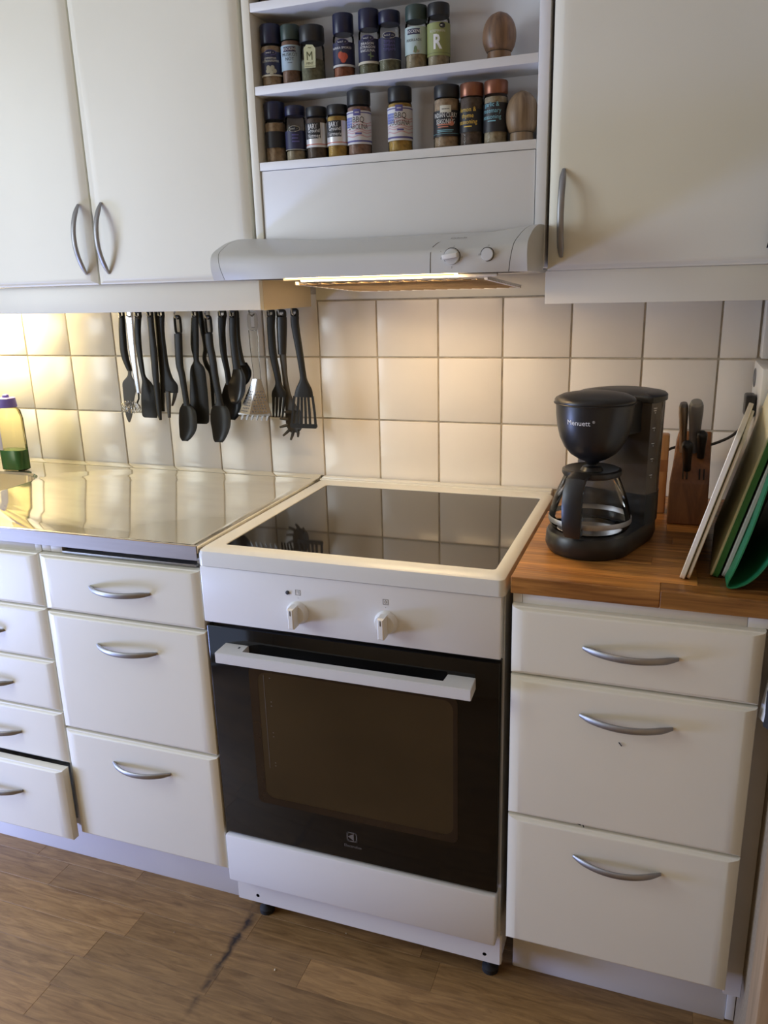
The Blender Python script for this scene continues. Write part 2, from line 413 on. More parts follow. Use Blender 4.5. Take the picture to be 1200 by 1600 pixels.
# upper cabinets
def wall_cab(label, x0, x1, hx, name='wall_cabinet'):
    t = thing(name, label, 'cabinet', ((x0 + x1) / 2, -.15, 1.386), 'cream wall cabinets')
    b = new()
    box(b, x0 + .001, x0 + .017, -.281, -.004, 1.388, 2.19); box(b, x1 - .017, x1 - .001, -.281, -.004, 1.388, 2.19)
    box(b, x0 + .017, x1 - .017, -.281, -.004, 1.388, 1.404); box(b, x0 + .017, x1 - .017, -.281, -.004, 2.174, 2.19); box(b, x0 + .017, x1 - .017, -.012, -.005, 1.404, 2.174)
    mk('body', b, M_CARC, t)
    d = mk('door', panel(x0 + .002, x1 - .002, 1.387, 2.19, -.283, -.300, -.307, .034, .016), M_CREAM, t, 30)
    if hx is not None: handle(d, hx, -.307, 1.484, True)
    return t
wall_cab('cream wall cabinet at the left edge, handle on its right side', -.80, -.40, -.4257)
wall_cab('cream wall cabinet between the leftmost cabinet and the spice shelf', -.40, -.001, -.3650)
wall_cab('cream wall cabinet right of the spice shelf, over the coffee maker', .602, 1.0, .6293)
wall_cab('cream wall cabinet beyond the left edge, over the sink', -1.20, -.80, None)
tag(mk('light_valance', box(new(), -1.20, -.006, -.279, -.263, 1.325, 1.3865, .001), M_CREAM), 'long cream valance board below the left wall cabinets', 'valance')
tag(mk('valance_return', box(new(), -.022, -.006, -.262, -.02, 1.3235, 1.3865, .001), M_BEECH), 'yellowish end board of the valance beside the hood', 'valance')
tag(mk('light_valance', box(new(), .600, 1.0, -.294, -.278, 1.3275, 1.3865, .001), M_CREAM), 'short cream valance board below the right wall cabinet', 'valance')

# spice shelf over the hood
sp = thing('spice_shelf', 'white open shelf unit holding spice jars above the hood', 'shelf', (.3, -.15, 1.40))
mk('side_panel', box(new(), .0065, .0235, -.300, -.02, 1.3935, 2.19, .0008), M_CREAM, sp)
mk('side_panel', box(new(), .5785, .5975, -.300, -.02, 1.3935, 2.19, .0008), M_WHITE, sp)
mk('back_panel', box(new(), .024, .578, -.214, -.206, 1.60, 2.19), M_WHITE, sp)
for z0, z1 in ((1.5965, 1.612), (1.734, 1.7495), (1.878, 1.8935), (2.02, 2.035)): mk('shelf', box(new(), .024, .578, -.299, -.2145, z0, z1, .0008), M_WHITE, sp)
mk('lower_front', box(new(), .0255, .5765, -.2965, -.280, 1.40, 1.5955, .0006), M_WHITE, sp)

# ================================================================== WORKTOPS
def rrect(cx, cy, hx, hy, r, n=8):
    out = []
    for q, (sx, sy) in enumerate(((1, 1), (-1, 1), (-1, -1), (1, -1))):
        for i in range(n + 1):
            a = (q + i / n) * PI / 2
            out.append((cx + sx * (hx - r) + r * math.cos(a), cy + sy * (hy - r) + r * math.sin(a)))
    return out
st = thing('steel_worktop', 'stainless steel worktop with sink, left of the stove', 'worktop', (-.85, -.3, .865))
b = new()
X0, X1, Y0, Y1 = -1.72, -.0075, -.600, -.012
HXC, HYC = -1.06, -.325
hole = rrect(HXC, HYC, .315, .165, .09)
def to_outer(p):
    dx, dy = p[0] - HXC, p[1] - HYC
    s = min(((X1 - HXC) / dx) if dx > 1e-9 else ((X0 - HXC) / dx if dx < -1e-9 else 1e9), ((Y1 - HYC) / dy) if dy > 1e-9 else ((Y0 - HYC) / dy if dy < -1e-9 else 1e9))
    return (HXC + dx * s, HYC + dy * s)
outer = [to_outer(p) for p in hole]
for c in ((X0, Y0), (X0, Y1), (X1, Y0), (X1, Y1)):      # snap the nearest ray to each corner
    i = min(range(len(outer)), key=lambda i: (outer[i][0] - c[0]) ** 2 + (outer[i][1] - c[1]) ** 2); outer[i] = c
lerp = lambda a, c, t: tuple(p + (q - p) * t for p, q in zip(a, c))
rings(b, [[(p[0], p[1], .866) for p in outer], [(*p, .8935) for p in outer], [(*lerp(p, q, .006), .8953) for p, q in zip(outer, hole)], [(*lerp(p, q, .03), .8930) for p, q in zip(outer, hole)],
          [(*lerp(p, q, .97), .8930) for p, q in zip(outer, hole)], [(*p, .8945) for p in rrect(HXC, HYC, .325, .175, .098)], [(*p, .8945) for p in hole], [(*p, .889) for p in rrect(HXC, HYC, .310, .160, .085)], [(*p, .889) for p in rrect(HXC, HYC, .308, .158, .084)]], False, False)
mk('top', b, M_STEEL, st, 30)
mk('front_edge', box(new(), X0, X1, -.6014, -.6002, .8655, .8945), M_STEELB, st)
b = new(); rings(b, [[(*p, .889) for p in rrect(HXC, HYC, .3075, .1575, .084)], [(*p, .80) for p in rrect(HXC, HYC, .295, .145, .075)], [(*p, .752) for p in rrect(HXC, HYC, .27, .12, .06)]], False, True)
sk = mk('sink_bowl', b, M_STEEL, st, 40)
b = new(); prism(b, [(-.012, .8935), (-.03, .8935), (-.022, .8965), (-.012, .8985), (-.002, .8985), (-.002, .896), (-.012, .896)], X0, X1, 'yz'); mk('upstand', b, M_STEEL, st, 20)
b = new(); box(b, X0, X1, -.6015, -.594, .8935, .8962, .001); mk('front_lip', b, M_STEEL, st)
b = new(); box(b, -.0074, -.0046, -.600, -.015, .880, .8965, .0008); mk('side_lip', b, M_STEEL, st)

wt = thing('wooden_worktop', 'oiled brown wooden worktop right of the stove', 'worktop', (.8, -.3, .865))
mk('core', box(new(), .6045, 1.028, -.594, -.002, .8655, .885), M_WORKTOP, wt)
yy = -.600; sm = {}
while yy < -.004:
    wd = min(.0412, -.002 - yy)
    x = .6035 - random.uniform(0, .25)
    while x < 1.028:
        Ln = random.choice((.22, .30, .38, .46)); x0, x1 = max(x, .6035), min(x + Ln, 1.0285)
        if x1 - x0 > .012:
            front = yy < -.599
            bb = box(new(), 0, x1 - x0 - .0003, 0, wd - .0003, .866 if front else .884, .8951, .0011 if front else .0003, 1)
            mk('stave', bb, M_WORKTOP, wt, 0, (x0, yy, 0))
        x += Ln
    yy += .0412

# ================================================================== STOVE
so = thing('electric_stove', 'white freestanding electric stove with black oven door and glass cooktop', 'stove', (.296, -.3, 0))
SX0, SX1 = -.003, .592
b = new(); box(b, SX0 + .003, SX1 - .001, -.575, -.03, .057, .858); mk('body', b, M_ENAMEL, so)
# cooktop frame: outer rounded block with the glass let in
def ring_rect(x0, x1, y0, y1, r, z, n=5):
    return [(p[0], p[1], z) for p in rrect((x0 + x1) / 2, (y0 + y1) / 2, (x1 - x0) / 2, (y1 - y0) / 2, r, n)]
b = new()
rings(b, [ring_rect(SX0 - .001, SX1 + .003, -.606, -.025, .012, .8585), ring_rect(SX0 - .001, SX1 + .003, -.606, -.025, .012, .880), ring_rect(SX0 + .001, SX1 + .001, -.604, -.027, .012, .8875), ring_rect(SX0 + .007, SX1 - .005, -.597, -.031, .011, .8925),
          ring_rect(SX0 + .016, SX1 - .014, -.588, -.04, .010, .8942), ring_rect(.0395, .5720, -.5725, -.083, .008, .8942), ring_rect(.0400, .5715, -.572, -.0835, .008, .8925)], True, False)
mk('cooktop_frame', b, M_RIM, so, 35)
b = new(); rings(b, [ring_rect(.0398, .5718, -.5722, -.0833, .008, .889), ring_rect(.0398, .5718, -.5722, -.0833, .008, .8927)]); mk('cooktop_glass', b, M_COOKGL, so, 30)
b = new(); box(b, SX0 + .004, SX1 - .004, -.026, -.004, .870, .8985, .003); box(b, SX0 + .004, SX1 - .004, -.038, -.027, .8925, .8955, .001); mk('rear_upstand', b, M_RIM, so)
pn = mk('control_panel', box(new(), SX0, SX1 - .003, -.602, -.572, .7395, .8565, .003), M_ENAMEL, so)
def knob(x, z, rot):
    b = new()
    c = bmesh.new(); lathe(c, [(.0225, 0), (.0225, .002), (.0205, .005), (.019, .010), (.018, .012)], n=36)
    join(b, c, Matrix.Translation((x, -.602, z)) @ Matrix.Rotation(PI / 2, 4, 'X'))
    k = mk('knob', b, M_PLASTIC, so, 35)
    c = bmesh.new(); rings(c, [[(-.0065, -.010, -.020), (.0065, -.010, -.020), (.0065, -.010, .020), (-.0065, -.010, .020)], [(-.0058, -.030, -.0215), (.0058, -.030, -.0215), (.0058, -.030, .0185), (-.0058, -.030, .0185)], [(-.004, -.0318, -.0195), (.004, -.0318, -.0195), (.004, -.0318, .0165), (-.004, -.0318, .0165)]])
    b = new(); join(b, c, Matrix.Translation((x, -.602, z)) @ Matrix.Rotation(rot, 4, 'Y')); mk('grip', b, M_PLASTIC, k, 20)
    mk('pointer_mark', box(new(), x - .0008, x + .0008, -.6343, -.6336, z + .006, z + .0155), M_PRINT_K, k)
    return k
knob(.2035, .783, 0); knob(.3800, .785, 0)
b = new(); lathe(b, [(.0038, 0), (.0038, .002), (.003, .0025)], n=16); bmesh.ops.rotate(b, verts=b.verts, matrix=Matrix.Rotation(PI / 2, 3, 'X')); mk('indicator_lamp', b, M_PRINT_K, so, loc=(.1850, -.602, .8215))
def outline_sq(x, z, s, y=-.6024, t=.0007):
    b = new()
    for a in ((x - s, x + s, z + s - t, z + s), (x - s, x + s, z - s, z - s + t), (x - s, x - s + t, z - s, z + s), (x + s - t, x + s, z - s, z + s)): box(b, a[0], a[1], y - .0001, y, a[2], a[3])
    return b
b = outline_sq(.2062, .8235, .0052)
box(b, .2035, .2085, -.6025, -.6024, .8252, .8259); box(b, .2078, .2085, -.6025, -.6024, .8205, .8252); box(b, .2045, .2050, -.6025, -.6024, .8222, .8240)
box(b, .2056, .2066, -.6025, -.6024, .8122, .8132); mk('icon_oven', b, M_PRINT_G, pn)
b = outline_sq(.3797, .8247, .0052); tube(b, [(.3797 + .0017 * math.cos(a * PI / 6), -.6024, .8247 + .0028 * math.sin(a * PI / 6)) for a in range(13)], .0003, 4)
box(b, .3792, .3802, -.6025, -.6024, .8135, .8145); mk('icon_zero', b, M_PRINT_G, pn)
dr = mk('oven_door', box(new(), SX0 + .003, SX1 - .004, -.600, -.574, .2505, .7315, .002), M_BLACKGL, so)
b = new(); rr = [(p[0], -.6004, p[1]) for p in rrect(.299, .4985, .2125, .1545, .012)]; bb = [(p[0], -.5995, p[1]) for p in rrect(.299, .4985, .2125, .1545, .012)]; rings(b, [bb, rr]); ow = mk('oven_window', b, M_OVENWIN, dr, 30)
b = new(); oo = [(p[0], -.6007, p[1]) for p in rrect(.299, .4985, .2125, .1545, .012)]; ii = [(p[0], -.6007, p[1]) for p in rrect(.3045, .5030, .1990, .1430, .020)]
rings(b, [oo, ii], False, False); mk('window_border', b, pm('oven_window_border', (.022, .014, .009), .1, var=.15, spec=.45), ow, 0)
b = new(); box(b, .1185, .1191, -.6007, -.60055, .43, .64); mk('rack_edge', b, M_PRINT_G, ow)
b = new()
for z in (.634, .582, .573, .513, .504, .444, .437): box(b, .131, .1335, -.6007, -.60055, z, z + .0014)
mk('level_marks', b, M_PRINT_G, ow)
b = new()
prism(b, [(.040, -.600), (.0915, -.600), (.0915, -.6285), (.4935, -.6285), (.4935, -.600), (.545, -.600), (.547, -.6455), (.042, -.6455)], .6765, .6985, 'xy')
bmesh.ops.bevel(b, geom=list(b.edges), offset=.001, segments=2, affect='EDGES'); mk('door_handle', b, M_OVGREY, dr, 30)
mk('handle_clip', box(new(), .0765, .0795, -.617, -.611, .6984, .6990), M_PRINT_K, dr)
# emblem and name on the door
b = outline_sq(.2932, .3058, .0112, -.6003, .0022)
a = [(.2932 + .0095 * math.cos(t * PI / 12), .3058 + .0095 * math.sin(t * PI / 12)) for t in range(25)]
for q in (((.2845, .3058), (.2962, .3132), (.2962, .2984)),): prism(b, q, -.6004, -.6002)
box(b, .2962, .2972, -.6004, -.6002, .2965, .3150)
for sx_, sz_ in ((1, 1), (1, -1), (-1, 1), (-1, -1)):
    prism(b, [(.2932 + sx_ * .0105, .3058 + sz_ * .0105), (.2932 + sx_ * .0105, .3058 + sz_ * .004), (.2932 + sx_ * .0075, .3058 + sz_ * .0075), (.2932 + sx_ * .004, .3058 + sz_ * .0105)], -.6004, -.6002)
mk('emblem', b, M_PRINT_G, dr, 0)
text_on('lettering', 'Electrolux', .0092, lambda x, y: (.2945 + x, -.6004, .2838 + y), M_PRINT_G, dr)
dw = mk('storage_drawer', box(new(), SX0 + .001, SX1 - .005, -.604, -.576, .1275, .2445, .004), M_ENAMEL, so)
b = new(); box(b, .0135, .594, -.574, -.56, .0575, .128, .0015); pl = mk('stove_plinth', b, M_ENAMEL, so)
for x in (.0488, .5603):
    b = new(); lathe(b, [(.0042, 0), (.0042, .001)], n=14); bmesh.ops.rotate(b, verts=b.verts, matrix=Matrix.Rotation(PI / 2, 3, 'X')); mk('screw_hole', b, M_DARK, pl, loc=(x, -.574, .075))
for x in (.0460, .5640):
    b = new(); lathe(b, [(.017, 0), (.017, .010), (.012, .014), (.007, .016), (.007, .057)], (x, -.535, .0003), 18); mk('foot', b, M_RUBBER, so)
for x in (.0460, .5640):
    b = new(); lathe(b, [(.017, 0), (.017, .010), (.012, .014), (.007, .016), (.007, .057)], (x, -.10, .0003), 18); mk('foot', b, M_RUBBER, so)

# ================================================================== HOOD
hd = thing('range_hood', 'white slim extractor hood with lit lamp above the stove', 'hood', (.3, -.25, 1.385))
PE = [(-.300, 1.4675), (-.352, 1.4655), (-.383, 1.4615), (-.415, 1.4545), (-.445, 1.444), (-.467, 1.4335), (-.4745, 1.419), (-.4735, 1.402), (-.4665, 1.3858)]
PM = [(-.300, 1.4600), (-.350, 1.4565), (-.400, 1.4490), (-.440, 1.4390), (-.469, 1.4290), (-.4790, 1.4230), (-.4830, 1.4130), (-.4845, 1.400), (-.4845, 1.3858)]
def hood_prof(x, inset=0.0):
    t = min(1, min(max(x, 0) / .16, max(.6 - x, 0) / .10)); t = t * t * (3 - 2 * t)
    pts = crom([lerp(a, c, t) for a, c in zip(PE, PM)], 3)
    return pts
def xl(s): return .006 + .018 * max(0, s - .3) / .7
def xr(s): return .588 - .022 * s
NP = len(hood_prof(0))
def hood_loft(fx0, fx1, n, off=0.0):
    b = new(); rs = []
    for i in range(n + 1):
        ring = []
        for k in range(NP):
            s = k / (NP - 1); x = fx0(s) + (fx1(s) - fx0(s)) * i / n
            y_, z_ = hood_prof(x)[k]
            ring.append((x, y_ + off, z_ - off * .6 if k < NP - 1 else z_ + off * .3))
        ring.append((ring[-1][0], -.30, ring[-1][2])); rs.append(ring)
    rings(b, rs)
    return b
hb = mk('body', hood_loft(lambda s: xl(s) + .0007, lambda s: xr(s) - .0007, 30), M_HOOD, hd, 32)
mk('liner', hood_loft(lambda s: .003, lambda s: .592, 24, .0016), M_DARK, hd, 32)
mk('end_cap', hood_loft(lambda s: -.0005, lambda s: xl(s) - .0005, 4), M_HOOD, hd, 32)
mk('end_cap', hood_loft(lambda s: xr(s) + .0005, lambda s: .5965, 6), M_HOOD, hd, 32)
def on_hood(x, z):
    p = hood_prof(x)
    for a, c in zip(p[:-1], p[1:]):
        if c[1] <= z <= a[1] or a[1] <= z <= c[1]:
            if a[0] < -.40:
                t = (z - a[1]) / (c[1] - a[1] + 1e-9); return a[0] + (c[0] - a[0]) * t
    return p[-1][0]
b = new(); tube(b, [(.434, on_hood(.434, z) - .0001, z) for z in (1.387, 1.40, 1.41, 1.42, 1.43)] + [(.4365, -.449, 1.4362), (.440, -.435, 1.4398)], .0006, 6, up=(1, 0, 0)); mk('panel_seam', b, M_DARK, hb)
def hood_knob(name, x, z, r, h):
    y_ = on_hood(x, z)
    b = new(); c = bmesh.new(); lathe(c, [(r, -.003), (r, h * .6), (r * .93, h), (r * .5, h * 1.05)], n=32); join(b, c, Matrix.Translation((x, y_, z)) @ Matrix.Rotation(PI / 2, 4, 'X'))
    o = mk(name, b, M_HOOD, hd, 35)
    b = new(); tube(b, [(x + (r + .0009) * math.cos(a * PI / 16), y_ - .0006, z + (r + .0009) * math.sin(a * PI / 16)) for a in range(33)], .0006, 6, up=(0, 1, 0), cap=False); mk('ring_groove', b, M_DARK, o)
    return o, y_
o, y_ = hood_knob('fan_knob', .4720, 1.4125, .0132, .006)
b = new(); c = bmesh.new(); box(c, -.0135, .0125, -.015, -.005, -.004, .004, .0015); join(b, c, Matrix.Translation((.4715, y_, 1.413)) @ Matrix.Rotation(-.12, 4, 'Y')); mk('grip', b, M_PLASTIC, o)
o, y2 = hood_knob('lamp_button', .5320, 1.4142, .0102, .004)
def hood_text(s, x0, z0, size, name='lettering'):
    return text_on(name, s, size, lambda x, y: (x0 + x, on_hood(x0 + x, z0 + y) - .0007, z0 + y), M_PRINT_G, hd)
for s, x, z in (('1', .472, 1.4292), ('2', .4893, 1.4112), ('3', .472, 1.3950), ('0', .4535, 1.4100), ('*', .452, 1.4205), ('0', .5185, 1.4140), ('1', .5455, 1.4145), ('o', .5325, 1.4287)): hood_text(s, x, z, .0046, 'symbol')
def top_text(s, x0, size, sq=1.0):
    def fn(x, y):
        X = x0 + x; t = .62 + (-y) * 9
        p = hood_prof(X); k = t * .5 * (NP - 1); i = int(k); f = k - i
        q = lerp(p[i], p[i + 1], f); return (X, q[0] - .0006, q[1] + .0009)
    return text_on('lettering', s, size, fn, M_PRINT_G, hd, squeeze=sq)
top_text('Cylinda', .468, .010)
mk('lamp_lens', box(new(), .151, .474, -.4765, -.4745, 1.3822, 1.3856, .0005), M_LENS, hd)
mk('lamp_panel', box(new(), .153, .472, -.474, -.446, 1.3842, 1.3856), M_HOODLAMP, hd)
mk('lamp_bar', box(new(), .165, .54, -.436, -.425, 1.3785, 1.3853, .003), M_PLASTIC, hd)
b = new(); fx0, fx1, fy0, fy1 = .150, .520, -.424, -.10
zf = lambda y: 1.376 - .018 * (y - fy0) / (fy1 - fy0)
for k in range(-10, 20):                                          # criss-cross grease filter
    for s in (1, -1):
        xs = fx0 + k * .027
        p0, p1 = (xs, fy0), (xs + s * (fy1 - fy0), fy1)
        dx = p1[0] - p0[0]; t0, t1 = 0, 1
        for lim, sg in ((fx0, 1), (fx1, -1)):
            ta = (lim - p0[0]) / dx
            if (dx > 0) == (sg > 0): t0 = max(t0, ta)
            else: t1 = min(t1, ta)
        if t1 - t0 > .05:
            q = [(p0[0] + dx * t, p0[1] + (p1[1] - p0[1]) * t) for t in (t0, t1)]
            tube(b, [(q[0][0], q[0][1], zf(q[0][1]) - (.0008 if s > 0 else 0)), (q[1][0], q[1][1], zf(q[1][1]) - (.0008 if s > 0 else 0))], .0012, 4)
o = mk('filter_grille', b, pm('greasy_filter_wire', (.50, .37, .22), .5, .2, var=.2), hd, 0); o['kind'] = 'stuff'
b = new()
for (a0, a1, c0, c1) in ((fx0, fx1, fy1 - .006, fy1), (fx0, fx0 + .006, fy0, fy1), (fx1 - .006, fx1, fy0, fy1)):
    rings(b, [[(a0, c0, zf(c0) - .002), (a1, c0, zf(c0) - .002), (a1, c1, zf(c1) - .002), (a0, c1, zf(c1) - .002)], [(a0, c0, zf(c0) + .004), (a1, c0, zf(c0) + .004), (a1, c1, zf(c1) + .004), (a0, c1, zf(c1) + .004)]])
mk('filter_frame', b, M_PLASTIC, hd)
mk('lamp_diffuser', box(new(), .17, .47, -.36, -.13, 1.3838, 1.3856), M_HOODPLATE, hd)
mk('underside', box(new(), .02, .57, -.44, -.02, 1.3858, 1.392), M_HOOD, hd)

# lamp behind the valance
lp = thing('cabinet_lamp', 'warm tube lamp fixed under the leftmost wall cabinet', 'lamp', (-1.03, -.06, 1.386))
mk('housing', box(new(), -1.19, -.93, -.10, -.03, 1.366, 1.3875, .002), M_PLASTIC, lp)
b = new(); tube(b, [(-1.18, -.065, 1.357), (-.94, -.065, 1.357)], .008, 10); mk('lamp_tube', b, M_CABLAMP, lp)

# ================================================================== HANGING UTENSILS
UT = {
'cake':(-0.07,[(-0.5249, 1.3208, 0.0084), (-0.5304, 1.2716, 0.0102), (-0.5327, 1.2252, 0.0108), (-0.5295, 1.1971, 0.0097), (-0.5205, 1.1689, 0.0069)]),
'cakeblade':(-0.07,[(-0.5214, 1.1689, 0.0063), (-0.5239, 1.1547, 0.0069), (-0.5276, 1.1379, 0.0206), (-0.5288, 1.1188, 0.0216), (-0.5336, 1.0946, 0.0174), (-0.537, 1.0703, 0.014), (-0.5404, 1.0458, 0.0094), (-0.5416, 1.0306, 0.0024)]),
'whisk':(-0.105,[(-0.4752, 1.3214, 0.0115), (-0.4777, 1.307, 0.0126), (-0.4785, 1.2734, 0.0116), (-0.4793, 1.2167, 0.0105), (-0.4773, 1.1592, 0.0083), (-0.4744, 1.1144, 0.0068)]),
'turner':(-0.08,[(-0.4673, 1.3203, 0.011), (-0.4751, 1.2719, 0.01), (-0.4771, 1.2261, 0.009), (-0.4748, 1.1798, 0.0076), (-0.4722, 1.1564, 0.007), (-0.4645, 1.1401, 0.014), (-0.4616, 1.1189, 0.0225), (-0.4645, 1.0856, 0.024), (-0.4657, 1.0544, 0.0242), (-0.4638, 1.0468, 0.0199)]),
'tongs':(-0.1,[(-0.4171, 1.3215, 0.0094), (-0.418, 1.2727, 0.0087), (-0.4183, 1.2165, 0.0104), (-0.42, 1.1593, 0.0091), (-0.4203, 1.113, 0.0078), (-0.4205, 1.066, 0.0066), (-0.4189, 1.0452, 0.0028)]),
'fork5':(-0.085,[(-0.3942, 1.3206, 0.0101), (-0.4016, 1.2717, 0.0114), (-0.4017, 1.2152, 0.0123), (-0.4004, 1.1809, 0.0137), (-0.3955, 1.1533, 0.0164), (-0.395, 1.1348, 0.0288), (-0.3973, 1.1149, 0.0296)]),
'f5p1':(-0.085,[(-0.4163, 1.1181, 0.0067), (-0.4172, 1.0922, 0.0061), (-0.4188, 1.0744, 0.0033)]),
'f5p2':(-0.09,[(-0.3948, 1.1191, 0.0072), (-0.3962, 1.084, 0.0066), (-0.3983, 1.0504, 0.0039)]),
'f5p3':(-0.08,[(-0.3776, 1.1205, 0.0066), (-0.3839, 1.0993, 0.005), (-0.3925, 1.0798, 0.0022)]),
'spoon6':(-0.105,[(-0.3366, 1.2659, 0.0113), (-0.341, 1.1925, 0.0107), (-0.3366, 1.1609, 0.0094), (-0.3317, 1.097, 0.0081), (-0.3316, 1.0855, 0.0108)]),
'spoon6loop':(-0.105,[(-0.3326, 1.3118, 0.0112), (-0.3368, 1.2637, 0.0113)]),
'bowl6':(-0.105,[(-0.3337, 1.0912, 0.0095), (-0.331, 1.0739, 0.0237), (-0.3325, 1.0459, 0.0273), (-0.3359, 1.0223, 0.025), (-0.3434, 1.0032, 0.0177), (-0.3473, 0.993, 0.0082)]),
'spat7':(-0.08,[(-0.2973, 1.319, 0.0091), (-0.3014, 1.2928, 0.0105), (-0.3073, 1.2375, 0.0119), (-0.3069, 1.2038, 0.0079), (-0.3068, 1.1925, 0.0101), (-0.3058, 1.1767, 0.0212), (-0.3075, 1.1356, 0.0254), (-0.3097, 1.0893, 0.0277), (-0.313, 1.0447, 0.0284), (-0.3139, 1.0357, 0.0216)]),
'strip8':(-0.058,[(-0.3004, 1.3185, 0.0092), (-0.2937, 1.2698, 0.0079), (-0.2899, 1.2296, 0.0074), (-0.2967, 1.2025, 0.0059), (-0.2897, 1.1798, 0.008), (-0.2796, 1.1617, 0.0075), (-0.2808, 1.1226, 0.0053), (-0.2828, 1.0761, 0.0041)]),
'spoon9':(-0.11,[(-0.2452, 1.2658, 0.0109), (-0.2453, 1.2397, 0.0108), (-0.2409, 1.2069, 0.0103), (-0.2375, 1.1627, 0.0098), (-0.2313, 1.1068, 0.0099), (-0.2312, 1.0887, 0.0143)]),
'spoon9loop':(-0.11,[(-0.2419, 1.3109, 0.0108), (-0.2454, 1.2636, 0.0109)]),
'bowl9':(-0.11,[(-0.2313, 1.0932, 0.0143), (-0.2315, 1.0773, 0.0259), (-0.2328, 1.0499, 0.0291), (-0.235, 1.0268, 0.0248), (-0.2412, 1.0034, 0.0171), (-0.2434, 0.9947, 0.0106)]),
'ladle10':(-0.078,[(-0.221, 1.3181, 0.0127), (-0.2268, 1.2706, 0.0097), (-0.2269, 1.2158, 0.009), (-0.2207, 1.1713, 0.0077), (-0.2187, 1.1376, 0.0083)]),
'bowl10':(-0.076,[(-0.2207, 1.1415, 0.009), (-0.2201, 1.1256, 0.0182), (-0.2183, 1.1029, 0.0273), (-0.2178, 1.08, 0.0274), (-0.2197, 1.0592, 0.021), (-0.2208, 1.0471, 0.0093)]),
'spoon11':(-0.112,[(-0.1716, 1.3182, 0.0104), (-0.1767, 1.2608, 0.0094), (-0.1756, 1.2176, 0.0096), (-0.1725, 1.1805, 0.0105)]),
'bowl11':(-0.114,[(-0.1704, 1.1852, 0.011), (-0.1693, 1.1633, 0.0189), (-0.1755, 1.1411, 0.024), (-0.1788, 1.1188, 0.0216), (-0.1829, 1.1008, 0.0128), (-0.1847, 1.0945, 0.0051)]),
'scoop12':(-0.065,[(-0.1911, 1.317, 0.0089), (-0.1921, 1.2473, 0.0081), (-0.1861, 1.1986, 0.0082), (-0.1822, 1.1852, 0.0128)]),
'bowl12':(-0.065,[(-0.1816, 1.1919, 0.0102), (-0.1778, 1.1763, 0.0159), (-0.1771, 1.1606, 0.0159), (-0.1805, 1.1448, 0.0116), (-0.1838, 1.1357, 0.0051)]),
'grater13':(-0.1,[(-0.1273, 1.2731, 0.0122), (-0.1271, 1.2454, 0.0118), (-0.1269, 1.2174, 0.0109), (-0.1251, 1.1719, 0.0095), (-0.1246, 1.1522, 0.0104)]),
'graterloop':(-0.1,[(-0.1262, 1.3163, 0.0145), (-0.1275, 1.271, 0.0135)]),
'graterhead':(-0.1,[(-0.1231, 1.1566, 0.0112), (-0.1285, 1.119, 0.0287), (-0.1374, 1.0707, 0.0452)]),
'fork14':(-0.075,[(-0.0881, 1.3173, 0.0116), (-0.0916, 1.2698, 0.0102), (-0.0906, 1.2163, 0.0103), (-0.0823, 1.162, 0.0086), (-0.0801, 1.14, 0.0093), (-0.0802, 1.1224, 0.0193), (-0.0811, 1.109, 0.0203)]),
'server15h':(-0.065,[(-0.0658, 1.3162, 0.0133), (-0.0671, 1.2792, 0.0133), (-0.0704, 1.2129, 0.0103)]),
'server15s':(-0.065,[(-0.0691, 1.2146, 0.0093), (-0.0667, 1.1599, 0.007), (-0.0631, 1.1201, 0.0089), (-0.0575, 1.0934, 0.0137), (-0.0512, 1.0755, 0.0199)]),
'server15head':(-0.065,[(-0.052, 1.0823, 0.0149), (-0.0502, 1.0711, 0.0211), (-0.0492, 1.0485, 0.0229), (-0.0491, 1.0303, 0.02), (-0.0498, 1.0188, 0.01)]),
'turner16':(-0.095,[(-0.0161, 1.3187, 0.0112), (-0.0162, 1.2804, 0.0106), (-0.0083, 1.2174, 0.0091), (-0.0029, 1.1684, 0.0083), (-0.0021, 1.1533, 0.0107), (-0.0027, 1.1317, 0.022), (-0.0045, 1.1131, 0.0259)]),
}
def slab(key, th=.0045, k=4, n=12, yo=0.0):
    y_, s = UT[key]; b = new(); rs = []
    for x, z, h in crom(s, k):
        rs.append([(x + math.copysign(abs(math.cos(a)) ** .6, math.cos(a)) * h, y_ + yo + math.copysign(abs(math.sin(a)) ** .8, math.sin(a)) * th, z) for a in (2 * PI * (i + .5) / n for i in range(n))])
    rings(b, rs); return b
def bowl(key, depth, th=.0018, n=9, k=3):
    y_, s = UT[key]; pts = crom(s, k); b = new(); rs = []; N_ = len(pts)
    for i, (x, z, h) in enumerate(pts):
        d = depth * math.sin(PI * (.08 + .86 * i / (N_ - 1)))
        f = [(-1 + 2 * j / n) for j in range(n + 1)]
        front = [(x + u * h, y_ + d * (1 - u * u), z) for u in f]; back = [(x + u * h, y_ + d * (1 - u * u) + th, z) for u in reversed(f)]
        rs.append(front + back)
    rings(b, rs); return b
def loop(key, r=.0032, n=28):
    y_, s = UT[key]; (xa, za, ha), (xb, zb, hb_) = s; hh = (za - zb) / 2; cx, cz = (xa + xb) / 2, (za + zb) / 2; h = (ha + hb_) / 2
    b = new(); tube(b, [(cx + (h - r) * math.copysign(abs(math.cos(a)) ** .45, math.cos(a)), y_, cz + (hh - r) * math.copysign(abs(math.sin(a)) ** .45, math.sin(a))) for a in (2 * PI * i / n for i in range(n + 1))], r, 8, up=(0, 1, 0), cap=False); return b
